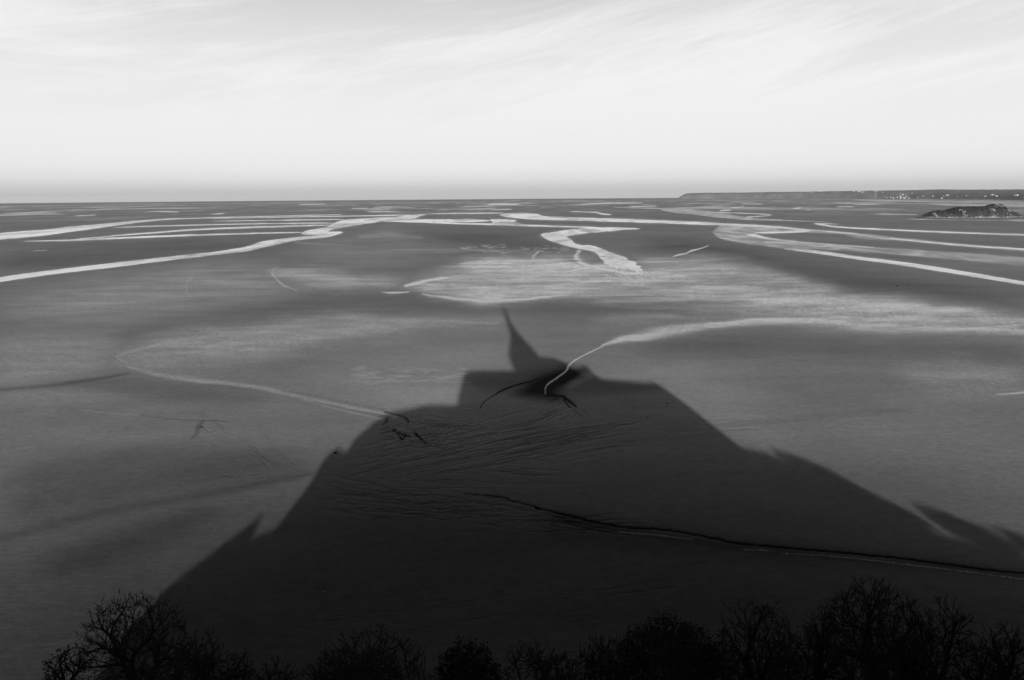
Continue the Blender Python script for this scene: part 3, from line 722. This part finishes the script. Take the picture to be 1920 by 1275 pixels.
kk = mth(t, 'ADD', mth(t, 'MULTIPLY', na, .6), mth(t, 'MULTIPLY', nb, .4))
low = maprange(t, sz.outputs[2], 1.5, 9, .16, 0)
nz = nd(t, 'ShaderNodeSeparateXYZ'); t.links.new(gn.outputs['Normal'], nz.inputs[0])
bx = maprange(t, sz.outputs[0], 60, 130, 0, .10)
kx = mth(t, 'ADD', mth(t, 'ADD', kk, low), 0.0)
bare = maprange(t, kx, .58, .68, 0, 1)
tide = maprange(t, sz.outputs[2], .8, 2.2, 0, 1)
col = mixf(t, bare, mixf(t, nb, .008, .035), mixf(t, nb, .10, .34))
grey(t, mixf(t, tide, .02, col), b.inputs['Base Color']); b.inputs['Roughness'].default_value = .9
bp = nd(t, 'ShaderNodeBump'); bp.inputs['Distance'].default_value = 2.0; bp.inputs['Strength'].default_value = .8
t.links.new(nb, bp.inputs['Height']); t.links.new(bp.outputs[0], b.inputs['Normal'])
mesh_obj('rock', ivs.reshape(-1, 3), fs, m_rock, isl)
m_scrub = simple_mat('island_scrub', .006, .03, .4, .95)
m_pale = simple_mat('pale_granite', .07, .28, .15, .9)
def blob(v, f, c, r, seed, sub=1, squash=.7):
    # icosahedron with uneven corners
    P = (1 + 5 ** .5) / 2
    base = [(-1,P,0),(1,P,0),(-1,-P,0),(1,-P,0),(0,-1,P),(0,1,P),(0,-1,-P),(0,1,-P),(P,0,-1),(P,0,1),(-P,0,-1),(-P,0,1)]
    fa = [(0,11,5),(0,5,1),(0,1,7),(0,7,10),(0,10,11),(1,5,9),(5,11,4),(11,10,2),(10,7,6),(7,1,8),(3,9,4),(3,4,2),(3,2,6),(3,6,8),(3,8,9),(4,9,5),(2,4,11),(6,2,10),(8,6,7),(9,8,1)]
    n = len(v)
    for bx_, by_, bz_ in base:
        k_ = r / 1.9 * random.uniform(.7, 1.25)
        v.append((c[0] + bx_ * k_, c[1] + by_ * k_, c[2] + bz_ * k_ * squash))
    f += [(a + n, b_ + n, c_ + n) for a, b_, c_ in fa]
sv, sf, rv, rf_ = [], [], [], []
for k in range(1500):
    i = random.randint(20, NX - 12); j = random.randint(6, NY - 6)
    q_ = ivs[i, j]; fx = i / NX
    if q_[2] < 6: continue
    if fx < .27 and random.random() < .75: continue
    if mnoise.noise(Vector((q_[0] * .03, q_[1] * .03, 4))) > .25: continue
    blob(sv, sf, (q_[0], q_[1], q_[2] + .2), random.uniform(1.5, 3.6), k)
for k in range(170):
    i = random.randint(2, NX - 2); j = random.randint(1, 14)
    q_ = ivs[i, j]
    if q_[2] < 1.0 or q_[2] > 12: continue
    blob(rv, rf_, tuple(q_), random.uniform(.8, 2.2), k, squash=.6)
for k in range(90):       # bare summit rocks
    x_ = random.gauss(np.interp(1869, [p[0] for p in ip], [p[0] for p in ip]), 7); ii = int((plane_pt(x_, 390, DI + 60)[0] - xa) / (xb - xa) * NX)
    if not 0 <= ii < NX: continue
    j = random.randint(12, NY // 2); q_ = ivs[ii, j]
    if q_[2] > 22: blob(rv, rf_, (q_[0], q_[1], q_[2] + .6), random.uniform(1.5, 4.0), k)
for x_, y_, n in ((1803, 406, 26), (1859, 406.5, 22), (1890, 405, 16), (1758, 400, 14)):
    for k in range(n):
        ii = int((plane_pt(x_ + random.gauss(0, 2.2), y_, DI + 20)[0] - xa) / (xb - xa) * NX); j = random.randint(2, 16)
        if 0 <= ii < NX: q_ = ivs[ii, j]; blob(rv, rf_, (q_[0], q_[1], q_[2] + .6), random.uniform(2, 4.2), k)
tag(mesh_obj('scrub', sv, sf, m_scrub, isl), kind='stuff')
tag(mesh_obj('boulders', rv, rf_, m_pale, isl), kind='stuff')

# ------------------------------------------------------------------ the mount behind the camera (it casts the great shadow)
D = 30.0
def shadow_ref(x, y, Dp=D):
    """pixel on the shadow's outline -> point (x, z) of the occluder in the plane y = -Dp"""
    gx, gy = ground(x, y); s = (gy + Dp) / light_h[1]
    return gx - s * light_h[0], s * TAN
m_stone = simple_mat('granite_masonry', .14, .26, .6, .9, .03, 3)
m_hill = simple_mat('rock_and_turf', .04, .10, .12, .95, .3, .5)
m_roof = simple_mat('dark_slate', .05, .09, .8, .7)
solid = [(-250,1700),(-60,1500),(60,1380),(180,1270),(262,1190),(322,1128),(370,1078),(412,1050),(440,1025),(478,1005),(530,988),(560,942),(590,895),(611,857),(622,846),(634,842),(650,848),(665,823),(700,792),(730,774),(770,766),(800,758),(862,760),(869,715),(880,700),(957,699),(1012,680),(1040,680),(1065,692),(1090,697),(1115,709),(1135,714),(1215,716),(1232,719),(1260,738),(1300,768),(1350,808),(1390,839),(1450,860),(1520,889),(1600,928),(1700,975),(1745,998),(1800,1010),(1920,1052),(2100,1130),(2500,1300),(3200,1700)]
ref = [shadow_ref(*p) for p in solid]
rx = [p[0] for p in ref]; rz = [p[1] for p in ref]
order = np.argsort(rx); rxs = np.array(rx)[order]; rzs = np.array(rz)[order]
def hillz(x, y):
    xr = x - (y + D) * light_h[0] / light_h[1]      # follow the sun's ray to the reference plane
    zr = np.interp(xr, rxs, rzs, left=0, right=0) - (y + D) * TAN / light_h[1] - 2.5
    if y > 1: front = min(67.5 - .42 * (y - 1), 60 - 1.08 * (y - 18))
    else: front = 76.0
    if y < -60: front = min(front, 76 + (y + 60) * .9)
    z = min(zr, front, 76 if abs(x) < 45 else 76 - (abs(x) - 45) * .35)
    z += 1.2 * mnoise.noise(Vector((x * .08, y * .08, 0))) - 1.2
    return max(z, -1.0)
hv = []; hf = []; HX, HY = 150, 90
for i in range(HX + 1):
    x = -240 + 480 * i / HX
    for j in range(HY + 1):
        y = -145 + 230 * j / HY; hv.append((x, y, hillz(x, y)))
for i in range(HX):
    for j in range(HY):
        a0 = i * (HY + 1) + j; hf.append((a0, a0 + HY + 1, a0 + HY + 2, a0 + 1))
tag(mesh_obj('hill', hv, hf, m_hill), 'steep rocky mount below and behind the viewpoint', kind='structure')

def prism(name, pts, thick, mat, parent, base=0.0, Dp=D, px=True):
    P = [shadow_ref(x, y, Dp) for x, y in pts] if px else pts
    n = len(P); v = []
    for yy in (-Dp, -Dp - thick):
        for x, z in P: v.append((x, yy, z))
        for x, z in P: v.append((x, yy, base))
    f = []
    for i in range(n - 1):
        f += [(i, i + 1, n + i + 1, n + i), (2 * n + i + 1, 2 * n + i, 3 * n + i, 3 * n + i + 1), (i + 1, i, 2 * n + i, 2 * n + i + 1)]
    f += [(0, n, 3 * n, 2 * n), (n - 1, 3 * n - 1, 4 * n - 1 + 0, 2 * n - 1)][:1]
    f += [(n - 1, 2 * n - 1, 4 * n - 1, 3 * n - 1)]
    return mesh_obj(name, v, f, mat, parent)
ab = thing('abbey', 'granite abbey with a tall spire crowning the mount behind the viewpoint', 'abbey')
prism('west_wing', [(730,774),(770,766),(800,758),(868,760)], 22, m_stone, ab, 40)
prism('nave', [(866,760),(867,712),(870,703),(873,698),(880,693.5),(884,695),(905,694.6),(908,693.2),(911,694.6),(940,695),(943,693.6),(946,695),(990,695)], 26, m_stone, ab, 40)
prism('choir', [(985,694),(1000,684),(1010,669),(1033,669.5),(1050,675),(1063,682),(1069,690),(1080,693),(1088,688),(1095,683.5),(1099,684.5),(1107,694),(1118,704),(1130,711.5),(1137,713)], 26, m_stone, ab, 40)
prism('east_wing', [(1135,712),(1173,715),(1213,718),(1219,715.5),(1225,715.5),(1230,719),(1240,724),(1260,738)], 20, m_stone, ab, 40)
# crossing tower and spire as solids of revolution fitted to the outline
rows_ = [(696,963,1035),(687,961,1030),(668,952.5,1012),(657,952,1004),(648,954,996),(640,955.5,987),(630,956,979),(623,955,972),(614,952.5,966),(607,950,960.5),(590,945.6,952.5),(571,941.3,942.3)]
tl = [(l, y) for y, l, r in rows_]; trr = [(r, y) for y, l, r in rows_]
levels = []
for (a_, b_) in zip(tl, trr):
    pa, pb = shadow_ref(*a_), shadow_ref(*b_); levels.append(((pa[0] + pb[0]) / 2, (pa[1] + pb[1]) / 2, (pb[0] - pa[0]) / 2))
print('spire levels', [tuple(round(q, 1) for q in l) for l in levels])
v = []; f = []; n = 8
for cx0, z, r in levels:
    r = max(r, .12)
    for i in range(n):
        a = 2 * math.pi * (i + .5) / n; v.append((cx0 + r * 1.04 * math.cos(a), -D - 2 + min(r, 3) * .6 * math.sin(a), z))
for j in range(len(levels) - 1):
    for i in range(n):
        a0 = j * n + i; a1 = j * n + (i + 1) % n; f.append((a0, a1, a1 + n, a0 + n))
mesh_obj('spire', v, f, m_roof, ab)
ram = thing('rampart', 'granite rampart climbing the flanks of the mount behind the viewpoint', 'rampart')
prism('wall', solid[:21], 4, m_stone, ram, -1)
prism('wall', solid[34:], 4, m_stone, ram, -1)
prism('wall', [(722,779),(800,790),(900,790),(1000,790),(1150,790),(1268,744)], 4, m_stone, ram, -1)
# terrace with parapet under the camera
ter = thing('terrace', 'granite viewing terrace under the viewpoint', 'terrace')
def box(name, x0, x1, y0, y1, z0, z1, mat, parent):
    vv_ = [(x, y, z) for x in (x0, x1) for y in (y0, y1) for z in (z0, z1)]
    return mesh_obj(name, vv_, [(0,1,3,2),(4,6,7,5),(0,4,5,1),(2,3,7,6),(0,2,6,4),(1,5,7,3)], mat, parent)
box('floor', -7, 7, -29, .9, 60, 78.3, m_stone, ter); box('parapet', -7, 7, .45, .9, 78.302, 79.25, m_stone, ter)

# ------------------------------------------------------------------ trees
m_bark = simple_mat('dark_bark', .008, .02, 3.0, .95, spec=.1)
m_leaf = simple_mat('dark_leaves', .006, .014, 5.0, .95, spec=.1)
def tube(v, f, a, b2, ra, rb, n):
    d = (b2 - a)
    if d.length < 1e-5: return
    d.normalize(); x = d.orthogonal(); y = d.cross(x); s = len(v)
    for p, r in ((a, ra), (b2, rb)):
        for i in range(n):
            t_ = 2 * math.pi * i / n; v.append(p + x * (r * math.cos(t_)) + y * (r * math.sin(t_)))
    for i in range(n): f.append((s + i, s + (i + 1) % n, s + n + (i + 1) % n, s + n + i))
def build_tree(name, label, cat, base, top_z, halfw, seed, ntip=260, leaf=0.0, leafn=1, leafsize=.03, tipr=.0065, group=None, yw=None, tall=1.15, twig=1.0, rough=.14, low=-.35):
    """bare tree grown towards points spread through a domed crown; every branch joins the nearest older one"""
    rnd = random.Random(seed); g_ = np.random.default_rng(seed)
    H = top_z - base[2]; vy = min(halfw * tall, H * .5); yw = yw or halfw
    cz = H - vy; root_z = max(cz - vy * .95, H * .10)
    P = [np.array([0, 0, 0.]), np.array([.04, .02, root_z * .5]), np.array([0, 0, root_z])]; par = [-1, 0, 1]; dirs = [np.array([0, 0, 1.])] * 3; plen = [9., 9., 0.]
    side = rnd.uniform(0, 50)
    def tgt(inner):
        while True:
            d_ = g_.normal(size=3); d_ /= np.linalg.norm(d_)
            if d_[2] > low: break
        r_ = (rnd.uniform(.35, .85) if inner else rnd.uniform(.84, 1.0)) * (1 - rough + 2 * rough * (.5 + .5 * mnoise.noise(Vector(tuple(d_ * 2.6)) + Vector((side, 0, 0)))) - rough * .3)
        return np.array([d_[0] * halfw * r_, d_[1] * yw * r_, cz + d_[2] * vy * r_])
    T_ = [tgt(True) for _ in range(14)] + [tgt(rnd.random() < .42) for _ in range(ntip)]
    A = np.array(P); n_ = 3; cap = 3 + len(T_) * 9
    PA = np.zeros((cap, 3)); PA[:3] = A; DA = np.zeros((cap, 3)); DA[:3] = dirs; LA = np.zeros(cap); LA[:3] = plen
    for k_, tg in enumerate(T_):
        v_ = tg - PA[2:n_]; dl = np.linalg.norm(v_, axis=1) + 1e-6
        cosa = (v_ * DA[2:n_]).sum(1) / dl
        cost = dl * (1.0 + 1.7 * (1 - cosa)) + .30 * LA[2:n_]
        i_ = int(np.argmin(cost)) + 2; L_ = dl[i_ - 2]
        p0 = PA[i_]; c_ = p0 + DA[i_] * L_ * .22 + (tg - p0) * .32 + np.array([0, 0, -L_ * .02]); m_ = int(min(8, max(2, L_ / (.10 * halfw))))
        prev = i_
        for q_ in range(1, m_ + 1):
            f_ = q_ / m_; pt = p0 * (1 - f_) ** 2 + c_ * 2 * f_ * (1 - f_) + tg * f_ * f_ + g_.normal(size=3) * .008 * halfw
            d_ = pt - PA[prev]; ll = np.linalg.norm(d_) + 1e-6
            PA[n_] = pt; DA[n_] = d_ / ll; LA[n_] = LA[prev] + ll; par.append(prev); prev = n_; n_ += 1
    cnt = np.zeros(n_); kids = np.zeros(n_, int)
    for i_ in range(3, n_): kids[par[i_]] += 1
    for i_ in range(n_ - 1, 0, -1):
        if kids[i_] == 0: cnt[i_] = max(cnt[i_], 1)
        cnt[par[i_]] += cnt[i_]
    R_ = np.minimum(tipr * np.maximum(cnt, 1) ** .46, .16)
    parts = {'trunk': ([], []), 'limbs': ([], []), 'twigs': ([], [])}; ends = []
    for i_ in range(1, n_):
        a_, b_ = Vector(PA[par[i_]]), Vector(PA[i_]); k_ = 'trunk' if i_ < 3 else ('limbs' if cnt[i_] > 7 else 'twigs')
        ra = R_[i_] if k_ != 'trunk' else R_[2] * 1.15
        tube(parts[k_][0], parts[k_][1], a_, b_, ra, R_[i_] * (.92 if kids[i_] else .55), 6 if k_ == 'trunk' else (5 if cnt[i_] > 20 else 3))
        if cnt[i_] <= 6 and i_ > 3:
            for q_ in range(3 if kids[i_] == 0 else (1 if rnd.random() < .7 * twig else 0)):
                d_ = (Vector(DA[i_]) + Vector((rnd.gauss(0, .42), rnd.gauss(0, .42), rnd.uniform(.1, .7)))).normalized()
                l_ = halfw * rnd.uniform(.05, .13) * min(1.3, .6 + 1 / halfw)
                e_ = b_ + d_ * l_ * .55; e2 = e_ + (d_ + Vector((rnd.gauss(0, .2), rnd.gauss(0, .2), .25))).normalized() * l_ * .45
                tube(parts['twigs'][0], parts['twigs'][1], b_, e_, tipr * .8, tipr * .65, 3); tube(parts['twigs'][0], parts['twigs'][1], e_, e2, tipr * .65, tipr * .4, 3)
                ends.append(e2)
    root = thing(name, label, cat, base, group)
    for k_, (v_, f_) in parts.items():
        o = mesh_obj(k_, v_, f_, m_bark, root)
        if k_ == 'twigs': o['kind'] = 'stuff'
    if leaf > 0:
        lv, lf = [], []
        for p in ends:
            if rnd.random() > leaf: continue
            for q_ in range(leafn):
                c = p + Vector((rnd.gauss(0, .05), rnd.gauss(0, .05), rnd.gauss(0, .05))) * (.4 + leafn * .4)
                u_ = Vector((rnd.gauss(0, 1), rnd.gauss(0, 1), rnd.gauss(0, 1))).normalized(); w_ = u_.orthogonal().normalized(); s_ = leafsize * rnd.uniform(.6, 1.5)
                nn = len(lv); lv += [c - u_ * s_, c + w_ * s_ * .6 + u_.cross(w_) * s_ * .3, c + u_ * s_, c - w_ * s_ * .6]
                lf.append((nn, nn + 1, nn + 2)); lf.append((nn, nn + 2, nn + 3))
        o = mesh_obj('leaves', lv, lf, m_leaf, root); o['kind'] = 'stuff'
    return root
# (left px, right px, top px, depth, levels, leafiness, leaves per tip, size, label)
TR = [
 # left px, right px, top px, depth, branch tips, leafiness, leaves per tip, leaf size, crown height ratio, roughness
 (128, 352, 1114, 27, 520, .22, 1, .030, 1.2, .12, 'tall bushy bare tree with seed clusters at bottom left, the biggest on that side', 'bare_tree'),
 (78, 165, 1212, 26, 130, .45, 1, .040, 1.3, .25, 'small leafy tipped tree top at the far bottom left corner', 'bare_tree'),
 (318, 430, 1184, 25, 110, .03, 1, .025, 1.3, .30, 'thin bare tree just right of the big bushy tree', 'bare_tree'),
 (455, 560, 1240, 17.5, 90, .10, 1, .025, 1.2, .30, 'very low bare twigs between the two left hand trees', 'bare_tree'),
 (552, 812, 1184, 19.5, 420, .02, 1, .022, 1.0, .14, 'wide fan of bare upright branches left of the bottom centre', 'bare_tree'),
 (812, 938, 1212, 18.0, 240, .8, 2, .032, 1.0, .20, 'compact leafy bush top at the bottom centre', 'leafy_tree'),
 (938, 1068, 1206, 19.0, 130, .25, 1, .028, 1.1, .34, 'open straggly tree with few leaves right of the leafy bush', 'bare_tree'),
 (1072, 1178, 1190, 20.0, 150, .05, 1, .025, 1.4, .28, 'pointed bare tree beside the dense dark tree', 'bare_tree'),
 (1152, 1358, 1172, 18.0, 460, .9, 3, .034, 1.0, .22, 'dense dark leafy tree right of the bottom centre', 'leafy_tree'),
 (1342, 1512, 1132, 20.0, 300, .10, 1, .024, 1.35, .16, 'tall bare tree with buds between the dense tree and the round crown', 'bare_tree'),
 (1508, 1585, 1132, 18.5, 90, .35, 1, .030, 1.9, .30, 'narrow tree with dangling leaves left of the large round crown', 'bare_tree'),
 (1552, 1756, 1101, 19.5, 480, .04, 1, .024, 1.15, .14, 'large round crowned bare tree at bottom right, the highest of all', 'bare_tree'),
 (1722, 1846, 1126, 21.0, 150, .04, 1, .022, 1.5, .26, 'fine twigged open tree right of the large round crown', 'bare_tree'),
 (1842, 1950, 1168, 18.5, 120, .10, 1, .024, 1.4, .28, 'thin bare tree cut by the right edge of the view', 'bare_tree'),
]
for k, (x0, x1, yt, Y, nt_, lf_, ln_, ls_, tl_, rg_, lab, nm) in enumerate(TR):
    xc = (x0 + x1) / 2; tx, _, tz = at_plane(xc, yt, Y); hw = (at_plane(x1, yt + 60, Y)[0] - at_plane(x0, yt + 60, Y)[0]) / 2
    bz = hillz(tx, Y)
    build_tree(nm, lab, 'tree', (tx, Y, bz - .3), tz, hw, 100 + k, int(nt_ * 1.7), lf_, ln_, ls_, (.0082 if Y < 22 else .0100), 'trees on the slope below the viewpoint', min(1.8, hw), tl_, 1.0, rg_)
# undergrowth filling the gaps at the foot of the picture
for k, (x0, x1, yt, Y) in enumerate([(180,330,1228,24),(380,470,1250,17),(640,760,1232,16.5),(1000,1110,1240,16.5),(1210,1330,1215,16),(1400,1540,1215,16.5),(1560,1690,1205,16),(1680,1800,1212,16.5),(1800,1930,1228,16.5),(1300,1420,1222,16.8),(565,690,1240,17.2),(1090,1210,1226,17.2),(1480,1600,1200,17.2),(1620,1760,1192,17.4),(300,400,1226,17.4),(820,950,1250,17)]):
    xc = (x0 + x1) / 2; tx, _, tz = at_plane(xc, yt, Y); hw = (at_plane(x1, yt, Y)[0] - at_plane(x0, yt, Y)[0]) / 2
    build_tree('shrub', 'dark tangled undergrowth shrub ' + ['below the big bushy tree at bottom left', 'between the big bushy tree and the low twigs', 'under the wide fan of bare branches', 'between the straggly tree and the pointed tree', 'right in front of the dense dark leafy tree', 'under the tall bare tree with buds', 'below the left half of the large round crown', 'below the right half of the large round crown', 'at the bottom right corner', 'where the dense dark tree meets the tall bare tree', 'at the left foot of the wide fan of bare branches', 'at the foot of the pointed bare tree', 'at the foot of the narrow tree with dangling leaves', 'straight below the top of the large round crown', 'at the right foot of the big bushy tree', 'at the foot of the compact leafy bush'][k], 'shrub', (tx, Y, hillz(tx, Y) - .3), tz, hw, 300 + k, 330, .45, 1, .032, .0082, 'undergrowth shrubs along the foot of the view', 1.2, 1.0, 1.0, .28, low=-.7)

# trees on the flanks of the mount whose shadows fringe the great shadow (behind the viewpoint)
fl = build_tree('flank_tree', 'bare tree on the flank of the mount behind the viewpoint', 'tree', (0, 0, 0), 10.0, 3.2, 501, 300, .8, 1, .20, .045, 'trees on the flanks of the mount', 3.2, 1.2, .8, .3)
firstf = True
for x, y, Dp, sc_, wd in [(490,964,6,1.0,.40),(472,982,8,.8,.5),(446,999,8,.6,.45),(430,1012,9,.6,.4),(406,1030,8,.6,.5),(386,1046,10,.6,.4),(364,1060,8,.7,.5),(348,1078,10,.6,.5),(334,1092,10,.7,.5),(314,1120,10,.7,.6),(290,1145,10,.7,.6),
                  (1404,838,22,.9,.5),(1424,842,18,.9,.5),(1448,839,14,1.0,.7),(1472,845,16,1.1,.7),(1498,856,18,1.1,.8),(1530,871,14,1.1,.8),(1560,888,16,1.1,.8),(1590,904,14,1.1,.8),(1622,921,12,1.1,.8),(1652,937,14,1.0,.8),(1684,955,14,1.0,.8),(1716,941,8,1.2,.8),(1738,949,10,1.1,.7),(1760,957,9,1.1,.8),(1786,968,12,1.1,.8),(1812,978,10,1.1,.8),(1858,984,8,1.2,.8),(1882,992,10,1.2,.8),(1910,1002,10,1.1,.9),(1950,1010,12,1.1,1.0),(1840,1015,12,.8,.8),(635,838,28,.35,.4)]:
    px_, pz_ = shadow_ref(x, y, Dp); o = fl if firstf else copy_tree(fl); firstf = False
    hz = max(0, hillz(px_, -Dp)); H = max(pz_ - hz + .5, 4)
    o.location = (px_, -Dp, pz_ - H); wd *= 1.35; o.scale = (wd, wd, H / 10.0); o.rotation_euler[2] = random.uniform(0, 6)

# ------------------------------------------------------------------ small things lying on the sand
def stone(name, label, cat, x, y, s, mat=None, tall=.6, group=None):
    gx, gy = ground(x, y); v_, f_ = [], []
    blob(v_, f_, (0, 0, 0), s, 1, squash=tall)
    o = mesh_obj(name, v_, f_, mat or m_bark); o.location = (gx, gy, sag(gx * gx + gy * gy) + s * .2)
    return tag(o, label, cat, group)
stone('rock', 'lone black boulder at the left edge of the great shadow', 'rock', 629, 850, .55, tall=1.0)
stone('rock', 'small dark stone on sand right of the sprawling left gully', 'rock', 378, 801, .4)
SL = ['near the middle of the dark foreground', 'right of the middle of the dark foreground, above the dense leafy tree', 'just above the pointed tree at the bottom', 'at the foot of the lone shadow finger on the left', 'on the lit sand left of the great shadow, the western of two', 'on the lit sand left of the great shadow, nearer the shadow edge', 'in the shadow right of the forked black gully', 'in the shadow under the fan of rivulets', 'in the shadow close to its top right edge', 'at the left end of the braided rivulets']
for k, (x, y, s) in enumerate(((1039,1071,.16),(1191,1106,.16),(1168,1222,.1),(535,993,.2),(329,885,.22),(457,884,.22),(1213,783,.3),(1151,825,.3),(1250,757,.4),(600,940,.2))):
    stone('stone', 'tiny dark stone ' + SL[k], 'stone', x, y, s, group='tiny stones scattered on the sand')
stone('stone', 'tiny pale stone on the dark foreground sand', 'stone', 607, 1109, .15, m_pale)
stone('rock', 'dark speck of rock on the far right sand flat, the left of two', 'rock', 1682, 536.5, 1.0)
stone('rock', 'dark speck of rock on the far right sand flat, the right of two', 'rock', 1704, 534, .8)

# ------------------------------------------------------------------ haze
hb = mesh_obj('haze', [(x, y, z) for x in (-44000, 44000) for y in (-44000, 44000) for z in (-260, 185)], [(0,1,3,2),(4,6,7,5),(0,4,5,1),(2,3,7,6),(0,2,6,4),(1,5,7,3)], None)
mh = bpy.data.materials.new('thin_haze'); mh.use_nodes = True; t = mh.node_tree; t.nodes.clear()
out = nd(t, 'ShaderNodeOutputMaterial'); pv = nd(t, 'ShaderNodeVolumePrincipled')
pv.inputs['Color'].default_value = (.97, .97, .97, 1); pv.inputs['Density'].default_value = 1.3e-5; pv.inputs['Anisotropy'].default_value = 0.0
t.links.new(pv.outputs[0], out.inputs['Volume']); hb.data.materials.append(mh); tag(hb, 'thin pale haze over the bay', kind='stuff')
